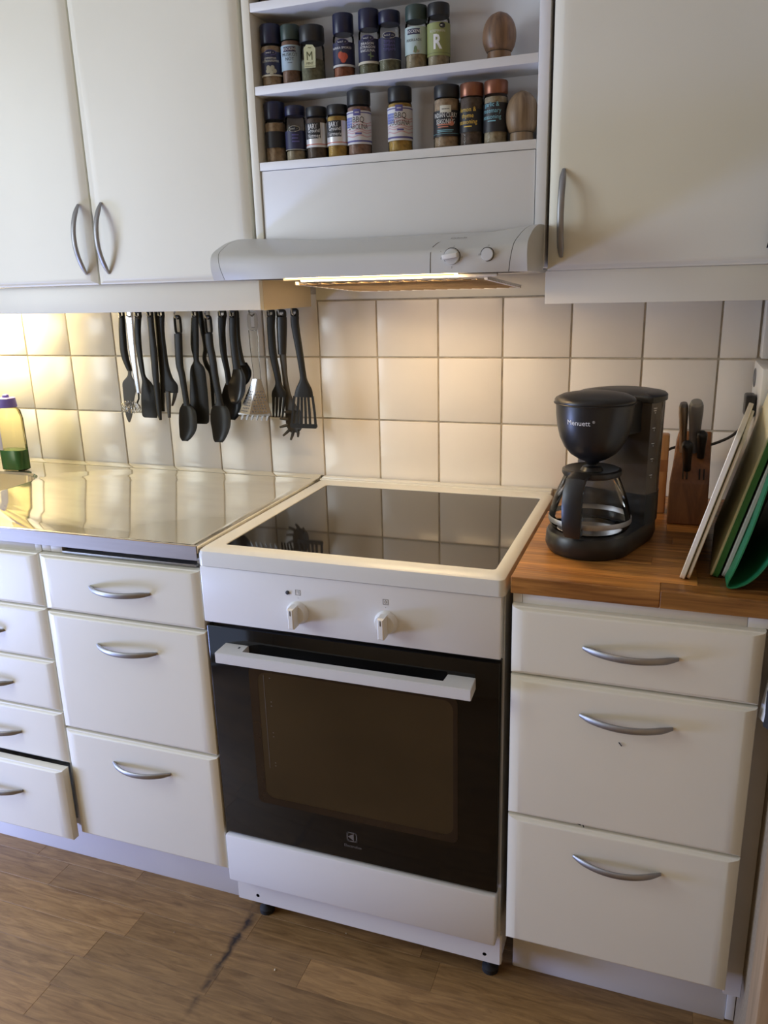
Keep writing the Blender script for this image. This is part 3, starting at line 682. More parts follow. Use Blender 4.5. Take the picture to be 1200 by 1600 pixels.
def hung(t, key, th, m, part='handle'):
    """a handle whose top ends in an open hanging eye"""
    y_, st_ = UT[key]; (x0, z0, h0), (x1, z1, h1) = st_[0], st_[1]
    f = .0150 / (z0 - z1); xm, hm = x0 + (x1 - x0) * f, h0 + (h1 - h0) * f
    UT[key + '_low'] = (y_, [(xm, z0 - .0150, hm)] + st_[1:]); UT[key + '_eye'] = (y_, [(x0, z0 + .004, h0), (xm, z0 - .0190, hm)])
    mk(part, slab(key + '_low', th), m, t); mk('hanging_eye', loop(key + '_eye', min(.0040, h0 * .36)), m, t)
def ut(label, key, cat='utensil', name='kitchen_utensil'):
    y_, s = UT[key]; return thing(name, label, cat, (s[0][0], y_, s[0][1]), 'utensils hanging from the rail')
t = ut('brown-grey serrated cake server, first on the utensil rail from the left', 'cake', name='cake_server')
hung(t, 'cake', .006, M_NYLON, 'handle'); mk('blade', slab('cakeblade', .0012), M_DKGREY, t)
b = new(); y_, s = UT['cakeblade']
for i in range(16):
    z = 1.128 - i * .005; f = (1.1188 - z) / (1.1188 - 1.0458); xl_ = -.5288 - .0216 + f * (-.5404 - .0094 + .5504) if z < 1.1188 else -.5500
    prism(b, [(xl_ + .002, z), (xl_ - .0016, z - .0015), (xl_ + .002, z - .0042)], -.0705, -.0695)
mk('teeth', b, M_DKGREY, t, 0)
t = ut('steel spiral whisk with flat shiny handle on the rail', 'whisk', name='spiral_whisk')
mk('handle', slab('whisk', .0016), M_CHROME, t)
b = new(); pts = []
for i in range(12 * 15 + 1):
    a = 2 * PI * i / (12 * 15); q = a * 15; R_, r_ = .020, .0085
    c_ = Vector((math.cos(a), .45 * math.sin(a), .30 * math.sin(a) - .15 * math.cos(a))) * R_
    d_ = Vector((math.cos(a), .3 * math.sin(a), 0))
    pts.append(Vector((-.4930, -.118, 1.0800)) + c_ + d_ * (r_ * math.cos(q)) + Vector((0, -.25, 1)) * (r_ * math.sin(q)))
tube(b, pts, .0009, 5); mk('wire_coil', b, M_CHROME, t)
b = new(); tube(b, [(-.4744, -.105, 1.116), (-.4740, -.108, 1.10), (-.476, -.114, 1.090)], .0022, 8); mk('shaft', b, M_NYLON, t)
t = ut('black flat turner with square blade behind the spiral whisk', 'turner', name='flat_turner'); hung(t, 'turner', .0028, M_NYLON, 'turner')
t = ut('long narrow black tongs hanging right of the whisk', 'tongs', name='tongs'); hung(t, 'tongs', .004, M_NYLON, 'arm')
UT['tongs2'] = (-.088, [(x + .012, z, h * .8) for x, z, h in UT['tongs'][1][:4]] + [(-.414, 1.113, .006), (-.417, 1.066, .005)]); mk('arm', slab('tongs2', .003), M_NYLON, t)
t = ut('black three-pronged pasta fork next to the tongs', 'fork5', name='pasta_fork'); hung(t, 'fork5', .0042, M_NYLON, 'handle')
for q in ('f5p1', 'f5p2', 'f5p3'): mk('prong', slab(q, .003), M_DKGREY, t)
t = ut('long black spoon with slotted handle, left of the wide spatula', 'spoon6', name='serving_spoon'); mk('handle', slab('spoon6', .004), M_NYLON, t); mk('hanging_loop', loop('spoon6loop'), M_NYLON, t); mk('bowl', bowl('bowl6', .010), M_NYLON, t)
t = ut('wide black spatula between the two long spoons', 'spat7', name='wide_spatula'); hung(t, 'spat7', .0032, M_NYLON, 'spatula')
t = ut('slim curved black strip hanging behind the second long spoon', 'strip8', name='cake_tester'); mk('strip', slab('strip8', .0025), M_NYLON, t)
t = ut('long black spoon with slotted handle, right of the wide spatula', 'spoon9', name='serving_spoon'); mk('handle', slab('spoon9', .004), M_NYLON, t); mk('hanging_loop', loop('spoon9loop'), M_NYLON, t); mk('bowl', bowl('bowl9', .010), M_NYLON, t)
t = ut('black soup ladle behind the second long spoon', 'ladle10', name='soup_ladle'); hung(t, 'ladle10', .0045, M_NYLON, 'handle'); mk('bowl', bowl('bowl10', .026), M_NYLON, t)
t = ut('short black spoon with rounded bowl, left of the grater', 'spoon11', name='rounded_spoon'); hung(t, 'spoon11', .0045, M_NYLON, 'handle'); mk('bowl', bowl('bowl11', .014), M_BLACKPL, t)
t = ut('small black scoop mostly hidden behind the rounded spoon', 'scoop12', name='small_scoop'); hung(t, 'scoop12', .004, M_NYLON, 'handle'); mk('bowl', bowl('bowl12', .018), M_NYLON, t)
t = ut('steel hand grater with clear plastic handle on the rail', 'grater13', name='hand_grater'); mk('handle', slab('grater13', .005), M_CLEARPL, t); mk('hanging_loop', loop('graterloop', .0045), M_CLEARPL, t)
b = new()
def gpt(u, v, o=0.0):   # v 0..1 down the head, u -1..1 across; two plates folded along the middle
    q = lerp(UT['graterhead'][1][0], UT['graterhead'][1][2], v); return (q[0] + u * q[2], -.106 - .022 * v * (1 - abs(u)) + .004 * v - o, q[1])
rings(b, [[gpt(u, v) for u in (-1, -.5, -.08, .3, .7, 1)] + [(gpt(u, v)[0], gpt(u, v)[1] + .0012, gpt(u, v)[2]) for u in (1, .7, .3, -.08, -.5, -1)] for v in (0, .35, .7, 1)])
gh = mk('grater_head', b, M_CHROME, t, 20)
b = new()
for r in range(8):
    v = .36 + r * .08
    for c in range(-6, 8):
        u = (c + (.5 if r % 2 else 0)) * .0062 / lerp(UT['graterhead'][1][0], UT['graterhead'][1][2], v)[2]
        if abs(u) < .9 and abs(u + .12) > .12:
            p = gpt(u, v); lathe(b, [(.0019, 0), (.0012, .0009), (.0003, .0013)], (0, 0, 0), 6) if False else None
            q = bmesh.new(); lathe(q, [(.0020, 0), (.0014, .0012), (.0004, .0016)], n=6); join(b, q, Matrix.Translation(p) @ Matrix.Rotation(PI / 2, 4, 'X'))
mk('rasp_teeth', b, M_GREYPL, gh, 0)['kind'] = 'stuff'
b = new(); q = UT['graterhead'][1][2]
box(b, q[0] - q[2], q[0] + q[2], -.106, -.099, q[1] - .004, q[1] + .001, .001)
for i in range(6): prism(b, [(q[0] - .036 + i * .014, q[1] - .004), (q[0] - .030 + i * .014, q[1] - .004), (q[0] - .036 + i * .014, q[1] - .017), (q[0] - .040 + i * .014, q[1] - .016)], -.1045, -.1015)
mk('foot_comb', b, M_BRUSH, gh)
t = ut('black four-tined serving fork right of the grater', 'fork14', name='serving_fork'); hung(t, 'fork14', .004, M_NYLON, 'handle')
for i in range(4):
    x0 = -.0811 - .0203 + .0051 + i * .0102; x1 = -.0897 - .0150 + .0042 + i * .0084
    UT['tine'] = (-.075, [(x0, 1.112, .0042), (x0 + (x1 - x0) * .4, 1.09, .0036), (x1, 1.0584, .0022)]); mk('tine', slab('tine', .0024, 3, 8), M_NYLON, t)
t = ut('pasta server with glossy black handle and brown-grey toothed head', 'server15h', name='pasta_server'); hung(t, 'server15h', .007, M_BLACKPL, 'handle'); mk('shaft', slab('server15s', .0035), M_DKGREY, t); mk('head', bowl('server15head', .012), M_DKGREY, t)
for (tx, tz), (bx, bz) in zip(((-.0663, 1.0733), (-.0799, 1.0560), (-.0819, 1.0343), (-.0741, 1.0129), (-.0534, 1.0034), (-.0329, 1.0122)), ((-.055, 1.070), (-.066, 1.0525), (-.067, 1.0375), (-.062, 1.026), (-.052, 1.022), (-.040, 1.026))):
    b = new(); tube(b, [(bx, -.066, bz), ((bx + tx) / 2, -.071, (bz + tz) / 2), (tx, -.080, tz)], [.0042, .0038, .0026], 8); mk('tooth', b, M_DKGREY, t)
t = ut('black slotted turner, last on the utensil rail towards the stove', 'turner16', name='slotted_turner'); hung(t, 'turner16', .0036, M_NYLON, 'handle')
for i in range(6):
    f = -1 + 2 * (i + .5) / 6 if i not in (0, 5) else (-.93 if i == 0 else .93)
    b = new()
    rings(b, [[(x + f * h - .0026, -.0975, z), (x + f * h + .0026, -.0975, z), (x + f * h + .0026, -.0935, z), (x + f * h - .0026, -.0935, z)] for x, z, h in ((-.0045, 1.1160, .0259), (-.006, 1.0769, .0314), (-.0079, 1.0450, .0345))])
    mk('slat', b, M_NYLON, t, 0)
b = new(); prism(b, [(-.0079 - .0352, 1.0475), (-.0079 + .0352, 1.0475), (-.0081 + .0362, 1.0415), (-.0081 + .0330, 1.0372), (-.0081 - .0330, 1.0372), (-.0081 - .0362, 1.0415)], -.0980, -.0930); mk('blade_edge', b, M_NYLON, t, 0)
rl = thing('utensil_rail', 'metal hook rail under the cabinet behind the valance', 'rail', (-.28, -.085, 1.386))
b = new(); box(b, -.56, -.024, -.092, -.080, 1.352, 1.362, .001); box(b, -.555, -.54, -.09, -.082, 1.362, 1.388); box(b, -.05, -.035, -.09, -.082, 1.362, 1.388); mk('rail_bar', b, M_BRUSH, rl)
for kx in ('cake', 'whisk', 'turner', 'tongs', 'fork5', 'spoon6loop', 'spat7', 'strip8', 'spoon9loop', 'ladle10', 'spoon11', 'scoop12', 'graterloop', 'fork14', 'server15h', 'turner16'):
    y_, s = UT[kx]; x, z, h = s[0]; gold = kx in ('spoon6loop', 'spoon9loop')
    b = new(); zc = z - .006 if 'loop' not in kx else z - .003
    tube(b, [(x, -.086, 1.352), (x - .003, (y_ - .086) / 2, 1.338), (x - .003, y_ - .010, z + .004), (x - .001, y_ - .012, zc - .003), (x + .001, y_ - .004, zc - .007), (x + .002, y_ + .006, zc - .003)], .0021, 6); mk('hook', b, M_CHROME, rl)

# ================================================================== SPICE JARS
M_NAVY = pm('navy_cap_plastic', (.010, .013, .046), .35, var=.1)
M_GREENCAP = pm('dark_green_cap_plastic', (.035, .06, .052), .4, var=.1)
M_BLKCAP = pm('black_cap_plastic', (.015, .016, .018), .4, var=.1)
M_COPCAP = pm('copper_cap', (.26, .105, .06), .32, .55, var=.08)
L_NAVY = pm('navy_label', (.018, .020, .06), .5, var=.1); L_BLACK = pm('black_label', (.014, .015, .02), .45, var=.1)
L_BLUE = pm('pale_blue_label', (.36, .47, .55), .5, var=.04); L_MINT = pm('pale_mint_label', (.42, .52, .50), .5, var=.04)
L_TAG = pm('pale_green_tag', (.60, .62, .40), .55, var=.04); L_OLIVE = pm('olive_green_label', (.27, .30, .11), .5, var=.05)
L_WHITE = pm('white_label', (.62, .62, .63), .5, var=.03); L_SILVER = pm('silver_label', (.66, .65, .64), .35, .3, var=.05)
I_RED = pm('red_print', (.50, .09, .05), .5, var=.15); I_BLUE = pm('flag_blue_print', (.16, .20, .46), .5, var=.1); I_VIOLET = pm('violet_print', (.10, .09, .26), .5, var=.1)
I_PINK = pm('faded_red_print', (.56, .36, .38), .5, var=.1); I_YEL = pm('yellow_print', (.75, .50, .08), .5, var=.05); I_CYAN = pm('cyan_print', (.22, .50, .60), .5, var=.05)
I_CREAM = pm('cream_print', (.62, .60, .50), .5, var=.04); I_PEP = pm('peppercorn_print', (.40, .38, .28), .5, var=.2); I_GREEN = pm('herb_print', (.14, .20, .10), .5, var=.2)
I_SAL = pm('salmon_print', (.55, .20, .13), .5, var=.1); I_DGRN = pm('dark_olive_print', (.10, .11, .05), .5, var=.1)
def spice(name, c): return pm(name, c, .8, var=.35, scale=120, bump=.5, bscale=220)
S_BROWN = spice('brown_spice', (.20, .12, .085)); S_TAN = spice('tan_spice', (.34, .25, .16)); S_RED = spice('paprika_spice', (.27, .10, .055)); S_HERB = spice('green_herb', (.16, .165, .11)); S_PALE = spice('pale_herb', (.33, .28, .19)); S_TUR = spice('turmeric_spice', (.42, .27, .07)); S_DARK = spice('dark_spice', (.10, .075, .06)); S_ROSE = spice('pinkish_spice', (.26, .16, .12))
JY = -.262
def arc(b, R, a0, a1, z0, z1, th=.0005, n=22):
    rs = []
    for i in range(n + 1):
        a = a0 + (a1 - a0) * i / n; s, c = math.sin(a), -math.cos(a)
        rs.append([(R * s, R * c, z0), (R * s, R * c, z1), ((R - th) * s, (R - th) * c, z1), ((R - th) * s, (R - th) * c, z0)])
    rings(b, rs)
def jar(label, x, zb, h, R, yaw, cap_m, cap_h, fill_m, fill, lab=None, prints=(), cap_r=None, name='spice_jar', y_=JY, shoulder=.01):
    """all in the jar's own coordinates; yaw turns the label"""
    t = bpy.data.objects.new(name, None); COL.objects.link(t); t.location = (x, y_, zb + .0003); t.rotation_euler = (0, 0, yaw); t.empty_display_size = .02
    tag(t, label, 'spice jar', 'spice jars on the shelf')
    hb_ = h - cap_h; rn = R * .86
    b = new(); lathe(b, [(R * .90, 0), (R, .003), (R, hb_ - shoulder), (R * .97, hb_ - shoulder * .5), (rn, hb_), (rn, hb_ + .002)], n=32); mk('glass', b, M_CLEAR, t, 35)
    b = new(); lathe(b, [(R * .85, .0025), (R * .935, .005), (R * .935, hb_ * fill), (R * .9, hb_ * fill + .001)], n=28); mk('contents', b, fill_m, t, 35)
    cr = cap_r or R * .98
    b = new(); lathe(b, [(cr * .95, hb_ - .001), (cr, hb_ + .001), (cr, h - .003), (cr * .96, h - .0008), (cr * .85, h)], n=32); mk('cap', b, cap_m, t, 35)
    if lab:
        lm, z0, z1, span = lab
        b = new(); arc(b, R + .0007, -span, span, z0, z1); lo = mk('label', b, lm, t, 30)
        for p in prints:
            kind = p[0]
            if kind == 't':
                _, s, size, zc, m_, ang = p[:6]; sq = p[6] if len(p) > 6 else 1.0
                RR = R + .0010
                text_on('lettering', s, size, lambda u, v: (RR * math.sin(ang + u / RR), -RR * math.cos(ang + u / RR), zc + v), m_, lo, squeeze=sq)
            elif kind == 'b':
                _, a0, a1, z0_, z1_, m_ = p; b = new(); arc(b, R + .00095, a0, a1, z0_, z1_, .0003, 14); mk('print_band', b, m_, lo, 30)
            elif kind == 'o':
                _, ang, zc, ra, rz, m_ = p[:6]; RR = R + (.0011 if len(p) < 7 else p[6]); b = new()
                vs = [b.verts.new((RR * math.sin(ang + ra / RR * math.cos(q)), -RR * math.cos(ang + ra / RR * math.cos(q)), zc + rz * math.sin(q))) for q in (2 * PI * i / 14 for i in range(14))]
                b.faces.new(vs); mk('print_spot', b, m_, lo, 0)
            elif kind == 'w':
                _, zc, m_, a0, a1 = p; RR = R + .00095; b = new(); rs = []
                for i in range(17):
                    a = a0 + (a1 - a0) * i / 16; dz = .0016 * math.sin(i * .9); rs.append([(RR * math.sin(a), -RR * math.cos(a), zc + dz - .001), (RR * math.sin(a), -RR * math.cos(a), zc + dz + .001)])
                rings(b, rs, False, False, False); mk('print_wave', b, m_, lo, 0)
    return t
Z1S, Z2S = 1.7495, 1.612
def yaw_for(x, off=0): return math.atan2(.835 - x, 1.575) + off
OV = lambda zc, m1, m2: [('o', -.02, zc, .0125, .0052, m1), ('o', -.02, zc, .0113, .0042, m2, .0013)]
# --- upper shelf
jar('jar with navy cap and dark label of pale peppercorns, leftmost on the upper shelf', .047, Z1S, .1125, .0212, yaw_for(.047, -.12), M_NAVY, .034, S_TAN, .92, (L_NAVY, .022, .062, 1.6),
    OV(.0605, I_VIOLET, L_NAVY) + [('t', 'Santa Maria', .0042, .0605, M_PRINT_W, -.02), ('t', 'LIMPEPPAR\nCITRONPEPPER', .0052, .0480, I_CREAM, -.05), ('b', -1.5, 1.5, .0195, .0225, I_CREAM)] + [('o', a, z, .0042, .0042, I_PEP, .0012 + .0001 * i) for i, (a, z) in enumerate(((-.25, .034), (.12, .034), (-.08, .030), (-.3, .028), (.3, .028), (.02, .0245)))])
jar('jar with grey-green cap, pale blue label and brown spice on the upper shelf', .0895, Z1S, .107, .0192, yaw_for(.09, -.10), M_GREENCAP, .026, S_BROWN, .95, (L_BLUE, .026, .070, 2.2),
    [('b', -.75, .55, .0580, .0668, L_NAVY), ('t', 'KOCKENS', .0070, .0624, M_PRINT_W, -.1, .85), ('t', 'MUSKOT\nNÖT', .0082, .0490, M_PRINT_K, -.1), ('b', -.30, .15, .0384, .0392, M_PRINT_K)])
t = jar('squarish jar with black lid and pale green hanging tag with letter M', .135, Z1S, .1000, .0235, yaw_for(.135, -.22), M_BLKCAP, .028, S_HERB, .55, None, (), .0240, shoulder=.016)
b = new(); prism(b, [(-.0115, .024), (.0105, .024), (.0115, .0565), (.0060, .0630), (-.0060, .0640), (-.0115, .0580)], -.0252, -.0245); lo = mk('hang_tag', b, L_TAG, t, 0)
text_on('lettering', 'M', .0215, lambda u, v: (u - .0005, -.0255, .0435 + v), I_DGRN, lo, squeeze=.8); text_on('lettering', 'MINT', .0062, lambda u, v: (u - .0005, -.0255, .0312 + v), I_DGRN, lo)
text_on('lettering', '~', .012, lambda u, v: (u, -.0255, .0585 + v), I_DGRN, lo); mk('tag_line', box(new(), -.0105, .0100, -.0255, -.0253, .0262, .0268), I_DGRN, lo)
jar('jar with navy cap and red pepper picture on the upper shelf', .2005, Z1S, .1125, .0203, yaw_for(.2, -.12), M_NAVY, .033, S_RED, .28, (L_NAVY, .020, .062, 1.7),
    OV(.062, I_VIOLET, L_NAVY) + [('t', 'Santa Maria', .0040, .062, M_PRINT_W, -.02), ('t', 'PAPRIKA SMOKED', .0053, .0520, M_PRINT_W, -.12), ('o', -.18, .0395, .0055, .0065, I_RED, .0012), ('o', .12, .0370, .0075, .0065, I_RED, .0013), ('o', .05, .0318, .0055, .0055, I_RED, .0014), ('b', -1.6, 1.6, .0205, .0242, L_WHITE), ('o', -.12, .0465, .0006, .0030, I_GREEN, .0015)])
jar('jar with bright navy cap and white three-line lettering, fifth on the upper shelf', .2525, Z1S, .1135, .0200, yaw_for(.2525, -.14), M_NAVY, .032, S_HERB, .26, (L_NAVY, .024, .062, 1.7),
    OV(.0625, I_VIOLET, L_NAVY) + [('t', 'Santa Maria', .0040, .0625, M_PRINT_W, -.02), ('t', 'DRAGON\nESTRAGON\nRAKUUNA', .0062, .0475, M_PRINT_W, -.06), ('b', -1.6, 1.6, .0200, .0242, I_CREAM), ('o', .25, .0330, .0012, .0070, I_GREEN), ('o', .38, .0320, .0040, .0012, I_GREEN), ('o', .15, .0340, .0035, .0010, I_GREEN)])
jar('shorter jar with navy cap and grey lettering on a slate label', .2935, Z1S, .1055, .0207, yaw_for(.2935, -.05), M_NAVY, .020, S_HERB, .28, (L_NAVY, .023, .060, 1.5),
    [('o', 0, .0625, .0135, .0058, I_CREAM), ('o', 0, .0625, .0125, .0050, L_NAVY, .0013), ('t', 'Santa Maria', .0042, .0625, I_CREAM, 0), ('t', 'TIMJAN\nTIMIAN\nTIMJAMI', .0068, .0455, I_VIOLET, .0), ('b', -1.5, 1.5, .0222, .0230, I_CREAM)])
jar('jar with dark green cap and pale mint label on the upper shelf', .3462, Z1S, .1080, .0208, yaw_for(.346, -.16), M_GREENCAP, .024, S_PALE, .80, (L_MINT, .026, .071, 2.2),
    [('b', -.70, .45, .0580, .0672, L_NAVY), ('t', 'KOCKENS', .0072, .0626, M_PRINT_W, -.12, .85), ('t', 'PERSILLADE', .0060, .0485, M_PRINT_K, -.12), ('o', .05, .0330, .0030, .0060, I_GREEN), ('o', .12, .0300, .0060, .0030, S_PALE)])
jar('jar with black cap and olive label with large white R', .3885, Z1S, .1060, .0207, yaw_for(.3885, -.06), M_BLKCAP, .020, S_PALE, .70, (L_OLIVE, .0190, .0725, 2.0),
    [('t', 'R', .0330, .0400, M_PRINT_W, -.08, .8), ('t', 'ROSMARIN', .0060, .0585, I_CREAM, -.05), ('o', .38, .0672, .0058, .0045, M_PRINT_K), ('b', .22, .54, .0664, .0680, M_PRINT_W), ('b', -1.9, 1.9, .0230, .0236, I_DGRN)])
# --- lower shelf
jar('jar with dark navy cap and blank dark label in the shadowed lower left corner', .0455, Z2S, .1135, .0212, yaw_for(.04, .25), M_NAVY, .032, S_TAN, .90, (L_BLACK, .028, .058, 2.4), [('t', '?', .004, .050, M_PRINT_W, -.3)][:0])
jar('jar with low navy cap and slate label with oval, second on the lower shelf', .0905, Z2S, .1025, .0205, yaw_for(.09, -.05), M_NAVY, .017, S_PALE, .22, (L_NAVY, .022, .056, 1.6),
    [('o', -.1, .0590, .0120, .0055, I_CREAM), ('o', -.1, .0590, .0110, .0046, L_BLACK, .0013), ('t', 'Santa Maria', .0040, .0590, I_CREAM, -.1), ('b', -.35, .30, .0470, .0492, I_VIOLET), ('b', -.35, .22, .0410, .0432, I_VIOLET), ('b', -.35, .35, .0350, .0372, I_VIOLET), ('b', -1.5, 1.5, .0212, .0220, I_CREAM)])
for lab_, x, hh, txt, sp_ in (('small black-capped jar of ground nutmeg with silver label', .1372, .0965, 'Ground\nNutmeg', S_DARK), ('small black-capped jar of yellow ground turmeric with silver label', .1822, .0960, 'Ground\nTurmeric', S_TUR)):
    jar(lab_, x, Z2S, hh, .0212, yaw_for(x, -.12), M_BLKCAP, .017, sp_, .93, (L_SILVER, .022, .066, 1.45),
        [('b', -1.2, .42, .0375, .066, L_BLACK), ('t', 'BART', .0125, .0590, M_PRINT_W, -.34, .72), ('t', txt, .0098, .0470, M_PRINT_W, -.24, .85), ('b', -1.4, 1.4, .0265, .0280, I_RED), ('b', -1.4, 1.4, .0222, .0255, L_WHITE)], shoulder=.014)
def flag_jar(lab_, x, hh, txt, sp_, off):
    pr = [('b', -1.75, 1.75, .0745, .0765, I_VIOLET), ('b', -1.75, 1.75, .0240, .0272, I_VIOLET), ('b', -.32, .28, .0705, .0815, I_VIOLET), ('b', -.20, .16, .0750, .0768, L_SILVER),
          ('b', -1.25, -.45, .0505, .0680, I_BLUE), ('t', 'BBQ', .0145, .0628, M_PRINT_K, .08, .85), ('t', txt, .0125, .0505, M_PRINT_K, .0, .68), ('b', -.20, .34, .0375, .0405, I_VIOLET)]
    pr += [('w', z, I_PINK, -1.3, 1.4) for z in (.0580, .0535, .0450, .0410, .0345)]
    pr += [('o', -1.1 + .16 * i, .0535 + .005 * j, .0008, .0008, L_WHITE, .0012) for i in range(5) for j in range(3)]
    jar(lab_, x, Z2S, hh, .0232, yaw_for(x, off), M_BLKCAP, .025, sp_, .94, (L_WHITE, .0205, .0790, 1.8), pr)
flag_jar('tall black-capped jar with a faded flag label beside the turmeric jar', .2275, .1165, 'CAROLINA', S_ROSE, -.16)
flag_jar('tall black-capped jar with a faded flag label standing alone on the lower shelf', .3112, .1148, 'LOUISIANA', S_TUR, -.06)
jar('wide black-capped jar of curry seasoning with a cream name plate', .4035, Z2S, .1085, .0245, yaw_for(.4035, -.10), M_BLKCAP, .021, S_TAN, .95, (L_BLACK, .0200, .0640, 1.8),
    [('b', -.42, .42, .0600, .0720, I_CREAM), ('b', -.28, .28, .0650, .0668, M_PRINT_G), ('t', 'INDIAN CURRY\nSEASONING', .0112, .0500, M_PRINT_W, -.02, .62), ('b', -.65, .30, .0388, .0408, I_SAL), ('b', -.60, .20, .0350, .0368, I_SAL), ('b', -.70, .60, .0300, .0310, I_CYAN), ('b', -.66, .50, .0275, .0285, I_CYAN), ('t', 'S', .014, .0480, I_SAL, .48), ('o', .42, .0410, .0055, .0040, I_SAL), ('b', -1.6, 1.6, .0242, .0247, I_CYAN)])
jar('copper-capped jar with yellow lettering, between the curry jar and the blue-lettered jar', .4512, Z2S, .1075, .0222, yaw_for(.45, -.42), M_COPCAP, .022, S_DARK, .95, (L_BLACK, .0240, .0620, 1.8),
    [('t', 'lemon &\nthyme\nseasoning', .0108, .0510, I_YEL, .05, .9), ('b', -.25, .42, .0322, .0338, I_YEL)], shoulder=.012)
jar('copper-capped jar with light blue lettering, next to the lower wooden shaker', .4962, Z2S, .1075, .0222, yaw_for(.4962, -.42), M_COPCAP, .022, S_PALE, .92, (L_BLACK, .0205, .0690, 1.8),
    [('t', 'garlic &\nrosemary\nseasoning', .0108, .0555, I_CYAN, .05, .9), ('b', -.25, .42, .0377, .0393, I_CYAN)], shoulder=.012)
def shaker(label, x, zb, h, R, m, y_=JY):
    t = thing('wooden_shaker', label, 'shaker', (x, y_, zb), 'wooden egg-shaped shakers')
    b = new(); z0 = h * .20
    prof = [(R * .70, 0), (R * .71, z0 * .5), (R * .70, z0), (R * .76, z0 + .0005)] + [(R * math.sin(a) ** .95 if a < PI else 0, 0) for a in ()]
    for i in range(1, 13):
        f = i / 13; zz = z0 + (h - z0) * f; e = (f - .40) / (.40 if f < .40 else .60)
        prof.append((R * math.sqrt(max(0, 1 - abs(e) ** 2.1 * (.45 if f < .4 else 1))), zz))
    prof.append((R * .18, h - .0006))
    lathe(b, prof, (x, y_, zb + .0003), 36); mk('body', b, m, t, 50)
    b = new(); tube(b, [(x + R * .702 * math.cos(a * PI / 16), y_ + R * .702 * math.sin(a * PI / 16), zb + z0) for a in range(33)], .0006, 5, cap=False); mk('joint_groove', b, M_DARK, t)
shaker('egg-shaped dark striped wooden shaker on the upper shelf', .5012, Z1S, .0802, .0300, M_OLIVE)
shaker('egg-shaped pale wooden shaker on the lower shelf', .5445, Z2S, .0872, .0298, M_OLIVE2)
jar('dark jar on the top shelf at the upper edge of the picture', .050, 1.8935, .11, .0212, 0, M_NAVY, .03, S_DARK, .9, (L_BLACK, .01, .07, 2.6))

# ================================================================== COFFEE MAKER
CD = Vector((.7110, -.420)); CT = Vector((.7500, -.318))
def hull2(r1, r2, n=40):
    pts = [(CD.x + r1 * math.cos(2 * PI * i / n), CD.y + r1 * math.sin(2 * PI * i / n)) for i in range(n)] + [(CT.x + r2 * math.cos(2 * PI * i / n), CT.y + r2 * math.sin(2 * PI * i / n)) for i in range(n)]
    pts = sorted(set(pts)); cr = lambda o, a, c: (a[0] - o[0]) * (c[1] - o[1]) - (a[1] - o[1]) * (c[0] - o[0])
    lo, up = [], []
    for p in pts:
        while len(lo) > 1 and cr(lo[-2], lo[-1], p) <= 0: lo.pop()
        lo.append(p)
    for p in reversed(pts):
        while len(up) > 1 and cr(up[-2], up[-1], p) <= 0: up.pop()
        up.append(p)
    return lo[:-1] + up[:-1]
def grow(poly, s):
    c = (sum(p[0] for p in poly) / len(poly), sum(p[1] for p in poly) / len(poly)); return [(c[0] + (p[0] - c[0]) * s, c[1] + (p[1] - c[1]) * s) for p in poly]
cf = thing('coffee_maker', 'black filter coffee maker on the wooden worktop', 'coffee maker', (CT.x, CT.y, .8952))
h = hull2(.0775, .074)
b = new(); rings(b, [[(*p, .8955) for p in grow(h, .93)], [(*p, .901) for p in grow(h, .965)], [(*p, .910) for p in h], [(*p, .9300) for p in grow(h, .985)], [(*p, .9345) for p in grow(h, .96)]]); mk('base', b, M_BLACKPL, cf, 35)
ax = (CT - CD).normalized(); sd = Vector((ax.y, -ax.x))
def tank_poly(r, cut=-.030):
    out = []
    for i in range(48):
        a = 2 * PI * i / 48; v = Vector((math.cos(a), math.sin(a))) * r; d_ = v.dot(ax)
        if d_ < cut: v = v - ax * (d_ - cut)
        out.append((CT.x + v.x, CT.y + v.y))
    return out
tp = tank_poly(.0745)
b = new(); rings(b, [[(*p, .935) for p in tp], [(*p, 1.02) for p in tp], [(*p, 1.157) for p in tank_poly(.0765)]]); tk = mk('water_tank', b, M_SMOKE, cf, 35)
b = new(); rings(b, [[(*p, .9346) for p in tank_poly(.0752)], [(*p, .990) for p in tank_poly(.0752)]]); mk('tank_foot', b, M_BLACKPL, cf, 35)
for z in (1.143, 1.112, 1.084, 1.056, 1.026):
    b = new()
    for k_ in range(5):
        pass
    a = math.radians(-38); RR = .0770
    def on_t(u, v, RR=RR, a=a, z=z): return (CT.x + RR * math.cos(a + u / RR), CT.y + RR * math.sin(a + u / RR), z + v)
    rings(b, [[on_t(-.003, 0), on_t(.003, 0), on_t(.003, .0009), on_t(-.003, .0009)], [on_t(-.003, 0, RR - .002), on_t(.003, 0, RR - .002), on_t(.003, .0009, RR - .002), on_t(-.003, .0009, RR - .002)]])
    mk('level_mark', b, M_PRINT_W, tk, 0)
    if z > 1.14: text_on('lettering', 'MAX', .0042, lambda u, v: on_t(u, v + .0045), M_PRINT_W, tk)
    text_on('lettering', {1.143: '10', 1.112: '8', 1.084: '6', 1.056: '4', 1.026: '2'}[z], .0038, lambda u, v: on_t(u, v - .0035), M_PRINT_W, tk)
b = new(); lathe(b, [(.009, 1.054), (.013, 1.060), (.025, 1.065), (.039, 1.074), (.050, 1.087), (.058, 1.104), (.0630, 1.124), (.0655, 1.144), (.0662, 1.160), (.0662, 1.164)], (CD.x, CD.y, 0), 44); bk = mk('filter_basket', b, M_BLACKPL, cf, 40)
b = new(); nk = [CD + sd * .045, CD - sd * .045, CT - sd * .055, CT + sd * .055]; rings(b, [[(p.x, p.y, 1.105) for p in nk], [(p.x, p.y, 1.160) for p in nk]]); mk('neck', b, M_BLACKPL, cf, 30)
